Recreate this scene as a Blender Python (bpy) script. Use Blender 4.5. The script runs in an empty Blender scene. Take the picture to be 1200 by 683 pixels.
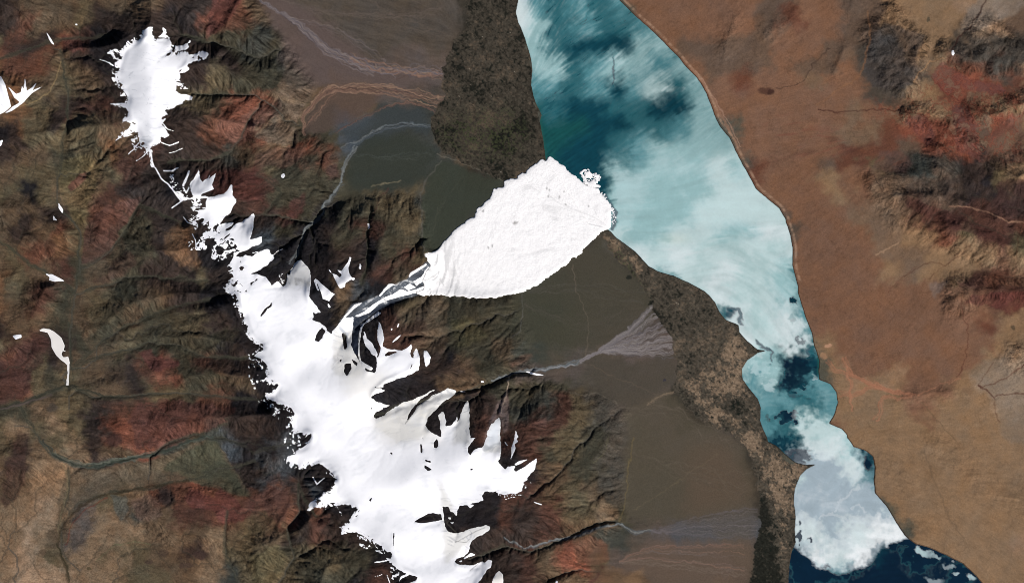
import bpy, math, numpy as np
# ------------------------------------------------------------------ traced map data (photo survey coordinates)
STEP = 0.8
def T(s):
    """'x0 y0 scale| X,Y X,Y | x0 y0 scale| ...' -> list of survey points"""
    out = []; toks = s.replace('\n', ' ').split('|'); i = 0
    while i < len(toks) - 1:
        h = toks[i].split(); x0, y0, k = float(h[0]), float(h[1]), float(h[2])
        for p in toks[i+1].split():
            a, b = p.split(','); out.append((x0+float(a)/k, y0+float(b)/k))
        i += 2
    return out
def P(s):
    return [tuple(float(v) for v in p.split(',')) for p in s.split()]

NORTH_CAP = T("""110 20 7.5|520,85 512,150 545,225 605,150 618,95 645,120 650,165 700,240 720,262 820,240 850,210 865,208 830,250 825,285 800,298
760,290 700,310 640,330 590,355 650,355 720,335 790,322 850,335 920,320 960,300 995,305 1015,340 985,360 930,375 870,405 800,430 830,460 865,452
800,495 750,498 770,540 700,570 760,585 850,600 825,620 840,640 760,640 700,648|110 105 7.5|720,20 790,50 870,62 860,100 800,98 780,130 720,145
690,180 640,175 680,230 625,205 635,260 600,310 620,330 650,370 670,405 640,430 590,420 580,450 590,470 560,490 530,480 500,480 470,460 490,510
515,560 520,620 540,690 515,690 505,620 490,600 450,500 440,460 400,480 380,520 320,570 360,510 365,470 400,420 380,360 300,400 210,450 195,440
260,380 330,330 400,310 360,295 240,295 260,260 320,200 290,165 230,150 145,140 180,128 270,130 320,80 250,60 200,60 270,35 265,10|110 20 7.5|
215,640 270,650 185,600 220,595 200,570 145,545 200,540 190,500 140,510 215,460 165,430 70,383 175,420 240,400 250,390 190,370 150,330 115,330
150,285 200,350 250,375 275,340 185,300 190,285 260,300 280,300 265,260 300,270 290,215 310,215 330,255 370,175 375,225 430,180 440,130 480,95""")

MAIN_CAP = T("""190 180 7.5|300,385 260,350 245,270 290,210 320,160 335,105 330,180 345,255 400,215 435,170 410,225 455,200 490,160 450,250 440,280
460,315 400,335 350,360 335,372 390,372 440,385 480,375 545,350 580,310 615,272 630,285 622,380 645,400 665,385 650,440 600,520 540,570 510,610|
210 250 7.5|370,90 400,82 490,85 480,100 430,130 400,150 450,150 500,100 560,75 600,40 655,5 665,30 660,110 640,200 625,230 690,215 740,205 720,250
690,280 600,320 530,350 500,385 540,375 590,370 640,375 690,350 760,320 800,310 805,355 830,370 835,395 780,460 720,500 620,530 700,540 760,555
790,590 820,640 850,610 870,600 900,640 930,650 955,600 950,520 975,560 985,500 1030,430 1075,408 1110,450 1150,500 1160,560 1155,682|
250 320 7.5|855,160 850,200 865,240 920,300 950,345 900,350 870,338 885,380 870,405 930,430 990,470 1000,510 1040,530|
390 350 7.5|0,290 70,200 100,165 180,160 185,250 170,300 165,400 200,490 230,540 245,580 280,610 285,640 370,650 395,600|
410 420 7.5|240,20 600,60 610,100 550,130 500,150 440,155 370,165 345,155 245,185 300,245 195,245 320,265 250,275 350,280 280,295 200,320 185,340
230,370 290,395 360,410 300,430 215,490 210,510 240,520 300,495 380,440 430,405 490,380 550,370 640,320 740,270 770,265 690,310 630,350 570,410
520,480 490,570 540,500 600,420 660,370 760,310 850,265 890,265 930,285 925,310 880,345 800,400 740,460 690,520 665,580|480 440 7.5|
140,430 160,470 250,525 280,540 270,450 265,400 245,350 285,305 310,340 320,400 310,440 370,430 410,390 415,320 425,380 410,440 440,370 490,240
515,215 530,260 525,400 530,490 540,550 600,545 560,580 530,600 520,640 570,640 640,630 650,600 720,420 790,360 800,400 800,500 805,682|490 500 7.5|
725,280 700,300 760,380 790,340 850,340 850,390 930,350 1000,300 1045,265 1030,360 980,430 920,490 920,550 870,575 800,590 740,580 690,560 580,565
560,600 580,630 530,660 480,670 430,675|440 592 7.5|870,0 830,20 800,-10 740,0 705,90 660,10 580,0 600,50 600,110 605,180 650,230 700,240 760,225
800,210 890,185 970,170 1010,185 1010,215 950,245 880,275 830,340 820,410 780,450 730,455 690,490 740,515 830,525 890,505 940,485 950,500 870,570
920,530 990,470 1025,480 1020,520 950,610 890,690 900,1300 200,1300 190,690 230,620 280,590 200,560 130,500 0,498 0,490 130,470 150,420 110,400|330 550 7.5|850,650 780,630
750,590 690,580 650,555 600,560 540,570 500,550 560,480 620,420 670,330 620,330 590,310 500,300 430,305 380,320 220,355 260,280 340,230 400,170
460,120 480,70|300 480 7.5|690,620 700,580 640,520 600,500 560,500 480,490 430,520 360,520 280,490 255,450 300,390 380,340 440,310 470,260
500,200 430,220 370,190 310,200 240,180 290,130 310,80 350,20|270 400 7.5|575,640 540,580 430,550 340,520 220,520 205,505 300,460 400,410 430,370
330,380 300,290 320,250 240,170 200,100 280,70 340,40 350,0|250 320 7.5|480,640 420,650 360,600 300,550 250,570 310,510 300,460 210,470 260,420
230,360 280,340 150,290 100,250 200,250 130,170 80,130 160,110 200,90 80,95 140,60 200,30 110,10|210 250 7.5|380,530 500,500 420,470 290,505
270,460 330,410 240,390 230,330 160,320 150,270 200,200 160,130 75,60 100,45 210,30|190 180 7.5|350,555 240,580 200,560 340,530 280,510
240,490 300,410 170,412 110,330""")
SIDE_CAP = T("""390 350 7.5|385,520 400,510 430,430 395,370 395,300 405,190 420,220 440,290 455,350 440,390 445,420 490,440 560,445 610,460 650,430
690,395 700,420 680,480 690,520 710,470 740,425 765,500 765,580 755,630 700,640 650,680 420,760 380,660""")
FINGER = T("390 350 7.5|262,282 290,300 295,350 340,380 380,440 395,490 385,520 340,480 300,430 268,370 262,330 285,320")
RIM = T("390 350 7.5|400,112 425,125 360,160 290,205 262,250 250,310 236,400 238,480 250,540 300,575 350,600 390,660 300,650 250,600 225,500 230,330 245,250 300,190")
HOLES = [T(s) for s in (
 "390 350 7.5|258,300 265,350 300,440 350,500 385,530 380,640 350,600 300,560 255,530 240,440 245,350",
 "390 350 7.5|285,600 300,635 375,648 360,610 345,640 320,625",
 "390 350 7.5|460,490 490,465 560,460 570,470 520,485 465,508",
 "390 350 7.5|695,570 705,575 690,610 672,630",
 "390 350 7.5|690,480 715,490 705,520 690,515",
 "390 350 7.5|105,570 150,570 165,600 140,620 118,670 105,640",
 "390 350 7.5|165,530 215,575 212,590 180,560", "390 350 7.5|60,540 95,515 70,550",
 "390 350 7.5|80,300 120,290 125,380 130,430 105,450 90,380",
 "250 320 7.5|960,475 985,510 960,570 930,600 895,590 905,550 930,500",
 "250 320 7.5|415,375 450,320 500,280 520,245 518,290 480,320 425,385", "250 320 7.5|330,85 400,45 395,60 355,85 335,120",
 "210 250 7.5|210,215 250,205 320,262 300,285 240,300 215,260", "210 250 7.5|420,375 455,350 485,360 475,400 450,415 425,400",
 "210 250 7.5|280,455 340,420 390,415 455,450 400,470 300,490", "210 250 7.5|400,495 470,470 450,515 410,525", "210 250 7.5|100,65 205,55 225,85 160,95",
 "210 250 7.5|160,135 220,125 290,130 200,185 170,160", "210 250 7.5|355,245 450,175 455,185 385,245", "210 250 7.5|410,260 440,235 445,305",
 "210 250 7.5|230,330 290,290 320,280 280,400 240,395","210 250 7.5|330,290 385,270 400,300 375,380 345,350",
 "190 180 7.5|350,360 420,335 455,320 490,330 480,375 420,385", "190 180 7.5|300,480 320,440 345,470 325,500 305,500", "190 180 7.5|340,400 400,390 385,480 400,515 350,440",
 "190 180 7.5|240,500 285,410 295,420 260,490", "190 180 7.5|300,590 350,575 385,610 330,612",
 "410 420 7.5|155,480 185,430 198,428 175,465", "300 480 7.5|1170,370 1200,370 1200,400",
 "480 440 7.5|210,590 235,545 255,590 245,640 220,630", "480 440 7.5|92,600 105,595 120,640 115,682 98,672", "480 440 7.5|112,540 120,535 115,575",
 "490 500 7.5|55,325 80,345 130,375 80,375 55,350", "490 500 7.5|60,285 110,295 115,310 65,302", "490 500 7.5|430,380 485,362 480,380",
 "490 500 7.5|440,170 500,105 545,110 550,180 500,190 460,245 435,220", "490 500 7.5|840,370 900,330 970,290 980,290 930,340 860,395",
 "440 592 7.5|330,145 400,100 470,65 575,70 585,125 500,140 420,150", "440 592 7.5|600,180 650,228 700,235 750,235 700,246 640,232 607,190",
 "440 592 7.5|590,30 660,70 720,140 800,190 740,220 650,200 605,120", "440 592 7.5|160,225 170,240 155,380 148,375",
 "440 592 7.5|220,650 300,600 370,620 360,650 290,682 200,682", "300 480 7.5|450,520 560,470 600,500 610,560 580,640 530,660 480,600",
 "270 400 7.5|1005,195 1060,190 1070,230 1020,310 1005,270", "270 400 7.5|1060,155 1120,190 1110,215 1080,190", "270 400 7.5|960,170 995,140 970,180",
 "110 20 7.5|450,240 468,245 430,300 418,330 440,260","110 20 7.5|385,430 420,420 400,436","110 20 7.5|120,300 150,330 190,370 240,385 180,350",
 "330 550 7.5|770,265 800,235 785,280", "330 550 7.5|645,330 672,322 640,352", "410 420 7.5|130,80 145,110 215,115 205,75 190,105",
)]
ADD_PATCH = [T(s) for s in ("330 550 7.5|405,345 415,350 420,375 440,390 420,380","330 550 7.5|475,325 500,320 535,350 530,410 490,445 480,425 510,405 520,360",
 "440 592 7.5|640,100 665,100 660,120 640,110","440 592 7.5|650,140 690,140 680,160","440 592 7.5|780,455 840,410 880,430 820,450 775,468","440 592 7.5|725,485 770,475 750,495",
 "490 500 7.5|845,325 890,295 970,280 900,320 860,335","300 480 7.5|500,590 530,640 560,640 600,590 612,520 600,600 560,665 520,655 495,610",
 "410 420 7.5|195,245 300,243 250,252","440 592 7.5|640,0 700,0 705,60 660,50")]
FAN = T("""560 170 7.5|570,120 600,130 620,95 650,110 700,140 750,185 800,245 870,290 930,330 1000,372 1070,390 1100,440 1150,510 1190,580|600 240 7.5|
850,60 870,90 880,130 865,190 835,210 790,230 740,290 640,370 610,430 530,470 470,530 400,580 280,660|0 0 1|630,334 612,343 600,346 585,348 565,350 540,348 520,347 505,346 492,345 486,342 496,338|
300 171 3.993|780,620 800,590 820,560 800,545 790,510 830,495 880,450 940,385 985,350 1020,335 1035,295|
560 170 7.5|60,515 105,470 130,410 170,375 230,375 240,320 290,290 340,290 360,250 430,240 470,190 500,165""")
TRACK_GREY = T("340 290 7.5|430,670 480,600 540,500 640,480 780,420 860,330 930,320 1040,270 1060,230 1100,210 1200,130 1260,150 1260,420 1200,400 1050,440 860,490 780,540 650,640 600,682 540,760 510,800 480,760")
TRACK_WHITE = [T(s) for s in ("340 290 7.5|565,605 640,570 730,500 830,440 900,410 980,365 1030,385 1100,370 1200,330 1260,300 1260,420 1200,385 1100,400 980,430 860,460 780,500 700,570 600,610",
 "340 290 7.5|470,610 530,540 570,500 640,480 620,500 560,545 490,612","340 290 7.5|830,365 870,320 930,325 880,350 840,385 790,430 780,425",
 "340 290 7.5|690,640 740,595 800,565 800,580 740,620 650,675 600,690","340 290 7.5|1040,255 1060,220 1200,140 1200,160 1080,235 1050,262",
 "340 290 7.5|1080,300 1150,260 1200,200 1250,190 1250,230 1180,290 1110,340","340 290 7.5|1180,210 1260,130 1260,160 1190,235",
 "340 290 7.5|1000,350 1050,320 1110,350 1040,375")]
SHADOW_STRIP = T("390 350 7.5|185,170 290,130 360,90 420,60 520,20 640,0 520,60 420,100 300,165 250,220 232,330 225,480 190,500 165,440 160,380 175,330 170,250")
FLOE_AREA = T("560 170 7.5|890,240 930,210 980,215 1000,250 1060,260 1080,280 1060,320 1070,380 1000,370 930,330 920,280")
LAKE = T("""0 0 1|615,-90 607,-10|600 0 3.993|30,0 18,60 30,110 50,150 70,210 90,280 95,330 90,400 100,450 120,500 140,540 130,570 140,620 150,683|0 0 1|640,190 660,215 690,262 709,267|
600 240 7.5|835,210 870,240 920,290 990,340 1080,410 1140,470 1200,540|600 171 3.993|680,585 760,610 830,640 900,680|600 342 3.993|
920,15 950,50 975,100 1000,130 1060,155 1065,190 1100,230 1150,270 1190,275 1150,285 1100,320 1075,360 1080,410 1110,450 1150,500 1165,540 1160,600
1175,640 1195,683|900 512 3.993|0,20 40,40 80,80 130,120 180,130 225,128 180,150 150,180 125,240 120,300 130,370 125,430 130,490 110,540 100,600 95,683 90,1000
1250,1000 1100,760 1000,683 975,650 910,590 830,550 750,515 690,500 640,460 600,400 560,330 500,260 495,200 500,140 490,90 450,60 400,45 370,0|900 342 3.993|
370,670 345,640 285,615 310,570 325,520 320,470 290,430 240,410 235,370 240,320 215,250 205,190 180,130 160,70 140,0|900 171 3.993|
140,660 115,560 115,480 105,420 80,340 50,290 0,250|600 171 3.993|1140,200 1110,140 1075,80 1050,30|600 0 3.993|1020,650 970,590 940,520 910,440 870,370
820,320 780,270 720,210 650,140 580,80 510,10|0 0 1|715,-12 680,-90""")
WET_N = P("543,-90 543,0 547,30 535,45 528,62 520,75 520,115 507,140 506,155 515,175 530,186 555,195 575,206 592,214 600,240 660,240 660,190 640,170 632,130 625,95 620,60 604,20 607,-90")
WET_S = P("700,275 708,282 718,294 730,308 742,325 755,342 763,360 775,380 785,395 788,410 790,430 790,450 797,470 815,485 840,500 865,512 880,535 885,560 890,590 888,620 882,650 878,683 870,770 930,770 935,683 935,560 960,540 925,545 905,520 900,450 880,430 905,412 880,395 870,370 850,350 830,340 790,325 760,310 735,290 715,265")
SMALL_SNOW = [  # polygon, label
 (T("0 0 3.993|-60,330 8,360 30,400 40,440 50,480 55,500 25,525 0,540 -60,540"), "white glacier cut by the left edge, larger than the spiky patch beside it"),
 (T("0 0 3.993|38,405 80,442 100,435 108,400 112,430 120,365 130,428 155,410 182,378 155,425 205,405 150,440 115,480 60,520 20,535 60,502 95,480 70,460 55,430"), "star shaped snow patch with thin white spikes beside the left edge glacier"),
 (T("0 0 3.993|218,150 228,165 245,190 257,215 245,208 230,185"), "thin white snow sliver on a dark slope in the top left corner"),
 (T("0 0 3.993|355,115 366,113 364,122 355,121"), "tiny white snow dot between the thin sliver and the northern ice cap"),
 (T("0 0 3.993|-5,665 18,655 10,683 -5,690"), "tiny snow patch on the left edge under the edge glacier"),
 (T("0 171 3.993|275,265 298,300 295,318 278,295"), "small upright snow patch beside the tan lobe with the red streak"),
 (T("0 171 3.993|250,322 262,340 272,350 250,347"), "tiny snow patch just below the small upright patch of the valley"),
 (T("0 171 3.993|212,598 245,600 275,615 305,632 260,635 230,628 235,615"), "flat white snow patch with a pointed east end above the curved white ice"),
 (T("0 342 3.993|183,180 205,170 235,175 260,190 290,215 305,250 300,270 315,280 295,275 290,290 300,305 322,300 328,330 325,380 322,435 310,435 318,380 315,340 290,320 265,295 245,260 240,220 225,190"), "long curved cream white river ice shaped like a boot in the western valley"),
 (T("300 171 3.993|118,138 132,128 138,140 130,152 120,150"), "small white dot beside the pale curl east of the mountains"),
 (T("300 171 3.993|522,362 532,366 532,385 524,392"), "tiny snow spot in the dark valley above the forked snow patch"),
 (T("340 290 7.5|225,270 260,300 340,370 375,400 395,408 365,440 345,470 320,460 290,450 278,405 265,370 240,310 235,320 262,385 240,370 220,320 210,290"), "jagged snow patch right beside the blunt valley glacier tongue"),
 (T("340 290 7.5|335,485 360,520 345,530 332,505"), "tiny snow dab below the jagged patch by the valley glacier"),
 (T("340 290 7.5|340,180 370,225 410,240 440,265 455,240 430,215 415,195 455,205 485,165 510,130 525,85 540,90 515,180 520,220 545,265 575,270 560,290 540,280 490,310 480,350 440,360 415,320 385,260 378,235 345,205"), "forked snow patch with a long upward spike among dark rock"),
 (T("340 290 7.5|615,135 628,160 620,195 605,185"), "thin upright snow fleck east of the forked snow patch"),
 (T("390 350 7.5|800,455 830,460 862,510 850,570 820,600 810,560 800,500"), "oval snow patch just east of the side cap in front of the dark valley"),
 (T("390 350 7.5|610,308 580,345 530,385 525,380 560,340"), "thin slanting snow streak on brown rock above the side cap"),
 (T("390 350 7.5|588,212 575,250 563,252 575,220"), "short snow streak below the avalanche track on brown rock"),
 (T("390 350 7.5|512,260 532,262 515,285"), "tiny triangular snow fleck on the brown rock below the avalanche track"),
 (T("490 500 7.5|860,22 868,60 882,85 862,100 880,125 845,150 860,185 835,235 808,305 822,235 818,185 842,115 850,70"), "thin ragged snow strip east of the last big glacier tongue"),
 (T("490 500 7.5|755,125 768,130 790,162 780,165"), "short snow dash between the glacier tongue and the ragged strip"),
 (T("440 592 7.5|1020,690 1030,650 1060,590 1090,570 1120,600 1125,650 1120,700"), "rounded glacier tongue at the bottom edge of the photo"),
 (T("600 342 3.993|55,368 90,375 130,384 150,390 120,391 80,382"), "small white ice strip at the head of the grey braided river"),
 (T("600 512 3.993|98,298 140,312 138,318 105,305"), "tiny snow dash on the dark slope below the southern end of the ice cap"),
 (T("600 512 3.993|205,668 214,670 210,690 202,690"), "tiny white dot at the bottom edge beside the red slopes"),
 (T("900 0 3.993|858,238 868,236 872,252 866,264 858,258"), "bright white dot at the lower end of the dark gully north of the red badlands"),
 (T("0 342 3.993|60,205 78,200 102,198 105,212 75,222"), "faint scattered snow dots west of the boot shaped river ice"),
 (T("480 440 7.5|620,48 650,45 655,55 630,62"), "small white ice spot on the thin stream by the long glacier tongue"),
 (T("480 440 7.5|440,135 490,135 490,143 445,145"), "white ice sliver at the tip of the long glacier tongue"),
]
TONGUES = [  # polygon, sub label : parts of the main cap
 (P("330,335 366,335 366,300 345,295 325,320"), "blunt valley glacier tongue with a grey band"),
 (P("440,500 470,520 500,510 540,470 540,448 500,450 455,470"), "long curved glacier tongue with dark medial line"),
 (P("530,520 552,520 556,465 540,465"), "pointed tongue"),
 (P("565,530 600,530 592,480 575,485"), "triangular bluish tongue"),
 (P("515,560 520,660 560,630 580,620 580,608 540,612"), "hooked tongue"),
 (P("390,385 425,385 425,440 390,440"), "emptied bed of the collapsed glacier"),
]
# ------------------------------------------------------------------ surface and shade colour survey, one letter per 25 survey units
PAL = dict(k=(37,34,36), d=(56,46,42), D=(66,62,50), n=(60,61,56), g=(92,80,60), b=(92,75,58), B=(124,101,78), m=(76,52,44), r=(98,64,50),  # k is a shadow black: slope shade is part of the tone
 R=(118,70,54), o=(112,80,56), t=(152,127,103), p=(80,72,64), P=(86,76,70), q=(74,68,60), e=(117,86,67), E=(130,104,79), f=(96,78,65),
 F=(138,110,86), h=(74,66,58), s=(70,74,78), w=(54,50,43), L=(80,78,68))
GROUND = """dbbbgbbbdddR bPppppppppww wLLLLLeeeeee ffeeffEEEFtE f
drbbgdddkdRr bPPpppppppww wLLLLLeeeeee freeffEEEEtF f
gmdrmkkddkgs nDPPPpppppww wLLLLLLeffff feeffhhEEhhh h
orrbdkdddddd DDPPPPPPPPww wLLLLLLLeeff feffehhhBrrh h
bobgbdddddgD DDnPbbPPPPww wLLLLLLLLeer eeeBEhhErRRr E
bogdmmddkgDR RBbbbbnnnpww wLLLLLLLLeee eeEEEEEEEreE E
kdgggbbmddrR RBDDssnnnnww wwLLLLLLLLLe eeeeeeERRRfR E
dbbDgommdddn boRDsnnnnbww wwLLLLLLLLLe eeeerrrfRRdB B
bggDggmddddd mgDrDnnnnnww wLLLLLLLLLLL reefrnnnhdkg B
gkgBBmddkddd mDDDDmggnnnn nLLLLLLLLLLL eeeErBfffkdk k
bbddgrrddddk dmDkmmggnnnn nLLLLLLLLLLL peeEEEEmmmmm r
bdbrgrDDdokk sDkkmmDDDnnn nqqqwLLLLLLL ppeeEEEErgmm g
bgrogbDDdokk kkkkmkdmgnnn qqqqqqwwLLLL LpeeeEEEEEEe E
ogbmDbDdddgd kkkkkdmbmkqq qqqqqqwwLLLL LpeeeeEEBEmr e
obmDbgDbddkk kkkkbskgbDDD Dqqqqqqwwwww Lpeeeeeeeemm m
dbbDbDbDDgdk kkkkbkmmbDDD DqqqqqPwwwww LpeeeeeeeerE E
gmmdDbgDDDDk kkkkkkmmbDDD bDqqPPPPwwww LLEeeeeeeeeE B
mrgdbbdrRDmd kkkkkkkddkoD DPPPpppPwwww LLLEeeeeeeEt t
rrgDgbdggDDb kkkkkkkkkooD DDDqqpppwwww LLLEFEFeeEtt t
DDbbgdrRmrrk kkkkkkkkkkkm DnmgqpPPwwww LLLEEEEeEEEt t
gBgBgdRRRrDd kkkkkkkkkkmr mrmgqqpPPwww LLLeEEEEEEEE E
gdbgBdbRnDns kskkkkkkkkkm mmDgDqqpPPPw wLLeEEEEEEEE E
bdBEPPbbgnnd dskkkkkkkkkk kkbDDqqqpPPw LLLLEEEEEEEE E
bbBBPgBrdrRr rrdskkkkkkkk mmbgbqqqnpPw wwLLLEEEEEEE E
BEtBPBnbbmrr brdrkkkkkkkk mdmgBDqqqppw wwLLLLEEEEEE E
BtBbPBBbbbBb gbdmddkkkkdd ddmbnnpPssss wwLLLLLEEEEE F
BtBgBBgbbdBg ggDgDDkkkkdd dmbRgPPpppPw wwwLLLLEEEEE E
BtttBBggbbBn gggDDkmkkkkd dmbbmbEpppbw wwLLLLLLEEEE E
BtttBBggbbBn gggDDkmkkkkd dmbbmbEpppbw wwLLLLLLEEEE E"""
ICEPAL = {'0':(8,28,46),'1':(14,60,72),'2':(42,98,106),'3':(78,138,146),'4':(128,174,176),'5':(160,191,190),'6':(188,205,205),'7':(226,230,230),'8':(22,74,74),'9':(150,166,176)}
# columns x = 600 .. 1175
ICE = """632323223333333333333333
642322344333333333333333
542111442333333333333333
544234434433333333333333
533231352433333333333333
082112211444333333333333
088811223444444444444444
888112344445555555555555
888114444454555555555555
888814444455555555555555
888814444555555555555555
888845445544665555555555
555555656555556555555555
555555535565542555555555
555555555565542555555555
555555555526563555555555
555555555556562555555555
555555555554401555555555
555555555553403355555555
555555555553332344444444
555555555553325544444444
555555555551116640144444
555555555555559963044444
555555555555599999444444
555555555555599999664444
555555555555566967754444
333333333333317671050000
333333333333304300000500
000000000000000000000000"""
# ------------------------------------------------------------------ numeric helpers
rng = np.random.default_rng(7)
X0, X1, Y0, Y1 = -90.0, 1290.0, -75.0, 762.0
def axes(st): return np.arange(X0, X1+st*.5, st, dtype=np.float32), np.arange(Y0, Y1+st*.5, st, dtype=np.float32)
xs, ys = axes(STEP); NX, NY = len(xs), len(ys)
PX, PY = np.meshgrid(xs, ys)
f32 = np.float32
def samp(a, fx, fy):
    """bilinear sample of array a at float cell coordinates"""
    h, w = a.shape[:2]
    fx = np.clip(fx, 0, w-1.001); fy = np.clip(fy, 0, h-1.001)
    ix = fx.astype(np.int32); iy = fy.astype(np.int32); tx = (fx-ix).astype(f32); ty = (fy-iy).astype(f32)
    i = iy*w+ix
    if a.ndim == 3: b = a.reshape(-1, a.shape[2]); tx = tx[..., None]; ty = ty[..., None]
    else: b = a.reshape(-1)
    return (b[i]*(1-tx)+b[i+1]*tx)*(1-ty)+(b[i+w]*(1-tx)+b[i+w+1]*tx)*ty
def vnoise(x, y, s, seed):
    r = np.random.default_rng(seed); n = 256
    L = r.random((n, n)).astype(f32)
    u = x/s+1000.5; v = y/s+1000.5
    iu = np.floor(u).astype(np.int32); iv = np.floor(v).astype(np.int32); tu = (u-iu).astype(f32); tv = (v-iv).astype(f32)
    tu = tu*tu*(3-2*tu); tv = tv*tv*(3-2*tv)
    iu0 = iu % n; iu1 = (iu+1) % n; iv0 = (iv % n)*n; iv1 = ((iv+1) % n)*n
    f = L.ravel()
    return ((f[iv0+iu0]*(1-tu)+f[iv0+iu1]*tu)*(1-tv)+(f[iv1+iu0]*(1-tu)+f[iv1+iu1]*tu)*tv)*2-1
def fbm(x, y, s, seed, n=4, g=.5):
    o = 0; a = 1; t = 0
    for k in range(n):
        c, q = math.cos(k*1.1), math.sin(k*1.1)
        o = o+a*vnoise(x*c-y*q, x*q+y*c, s/2**k, seed*31+k); t += a; a *= g
    return o/t*1.5
def blur(a, sig):
    if sig < .3: return a
    if sig > 6:
        k = int(sig//3); h, w = a.shape; H, W = h//k, w//k
        s = a[:H*k, :W*k].reshape(H, k, W, k).mean((1, 3)); s = blur(s, sig/k)
        gy, gx = np.mgrid[0:h, 0:w].astype(f32); return samp(s, (gx+.5)/k-.5, (gy+.5)/k-.5)
    r = int(sig*3)+1; k = np.exp(-.5*(np.arange(-r, r+1)/sig)**2).astype(f32); k /= k.sum()
    p = np.pad(a, ((r, r), (0, 0)), 'edge'); o = sum(k[i]*p[i:i+a.shape[0]] for i in range(2*r+1))
    p = np.pad(o, ((0, 0), (r, r)), 'edge'); return sum(k[i]*p[:, i:i+a.shape[1]] for i in range(2*r+1)).astype(f32)
def raster(polys, st=STEP, nx=NX, ny=NY):
    """anti-aliased coverage of the polygons on the survey grid"""
    out = np.zeros((ny, nx), f32)
    for p in (polys if isinstance(polys, list) and isinstance(polys[0], list) else [polys]):
        q = np.array(p, float); qx = (q[:, 0]-X0)/st; qy = (q[:, 1]-Y0)/st
        rx, ry = np.roll(qx, -1), np.roll(qy, -1)
        cov = np.zeros_like(out); S = 3
        for j in range(max(0, int(qy.min())-1), min(ny, int(qy.max())+2)):
            for s in range(S):
                y = j-.5+(s+.5)/S
                c = (qy <= y) != (ry <= y)
                if not c.any(): continue
                xx = np.sort(qx[c]+(y-qy[c])/(ry[c]-qy[c])*(rx[c]-qx[c]))
                for a, b in zip(xx[::2], xx[1::2]):
                    a += .5; b += .5; a = max(a, 0); b = min(b, nx-1e-3)
                    if b <= a: continue
                    ia, ib = int(a), int(b)
                    if ia == ib: cov[j, ia] += (b-a)/S
                    else:
                        cov[j, ia] += (ia+1-a)/S; cov[j, ib] += (b-ib)/S; cov[j, ia+1:ib] += 1/S
        out = np.maximum(out, np.minimum(cov, 1))
    return out
CX, CY = (PX-X0)/STEP, (PY-Y0)/STEP
W1x, W1y = fbm(PX, PY, 6, 1, 3), fbm(PX, PY, 6, 2, 3)          # small wobble
W2x, W2y = fbm(PX, PY, 45, 3, 5), fbm(PX, PY, 45, 4, 5)        # large wobble
def soft(polys, feather=1., wob=1., big=0.):
    a = raster(polys)
    if feather*1/STEP > .3: a = blur(a, feather/STEP)
    return samp(a, CX+(W1x*wob+W2x*big)/STEP, CY+(W1y*wob+W2y*big)/STEP)
def pdist(pts, x, y, attr=None):
    """distance from points to polyline (and parameter 0..1 along it)"""
    best = np.full(x.shape, 1e9, f32); par = np.zeros(x.shape, f32); n = len(pts)-1
    for i in range(n):
        (ax, ay), (bx, by) = pts[i], pts[i+1]; dx, dy = bx-ax, by-ay; L = dx*dx+dy*dy+1e-9
        t = np.clip(((x-ax)*dx+(y-ay)*dy)/L, 0, 1); d = np.hypot(x-ax-t*dx, y-ay-t*dy)
        m = d < best; best = np.where(m, d, best); par = np.where(m, (i+t)/n, par)
    return best.astype(f32), par.astype(f32)
def line(pts, width, feather=.6, wob=1.2, taper=False):
    """coverage of a wobbly line; only a window round it is computed"""
    q = np.array(pts); m = width+6+abs(wob)*2
    i0 = max(0, int((q[:, 0].min()-m-X0)/STEP)); i1 = min(NX, int((q[:, 0].max()+m-X0)/STEP)+1)
    j0 = max(0, int((q[:, 1].min()-m-Y0)/STEP)); j1 = min(NY, int((q[:, 1].max()+m-Y0)/STEP)+1)
    if i1 <= i0 or j1 <= j0: return (slice(0, 0), slice(0, 0)), np.zeros((0, 0), f32)
    sl = (slice(j0, j1), slice(i0, i1))
    d, t = pdist(pts, PX[sl]+W1x[sl]*wob, PY[sl]+W1y[sl]*wob)
    w = width*.5*((1-.8*t) if taper else 1)
    return sl, np.clip((w-d)/feather+.5, 0, 1).astype(f32)
def up(a, st):  # coarse grid -> fine grid
    return samp(a, (PX-X0)/st, (PY-Y0)/st)
def lin(c):
    c = np.asarray(c, f32)/255.; return np.where(c < .04045, c/12.92, ((c+.055)/1.055)**2.4).astype(f32)
def sm(a, b, x): t = np.clip((x-a)/(b-a), 0, 1); return t*t*(3-2*t)
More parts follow.
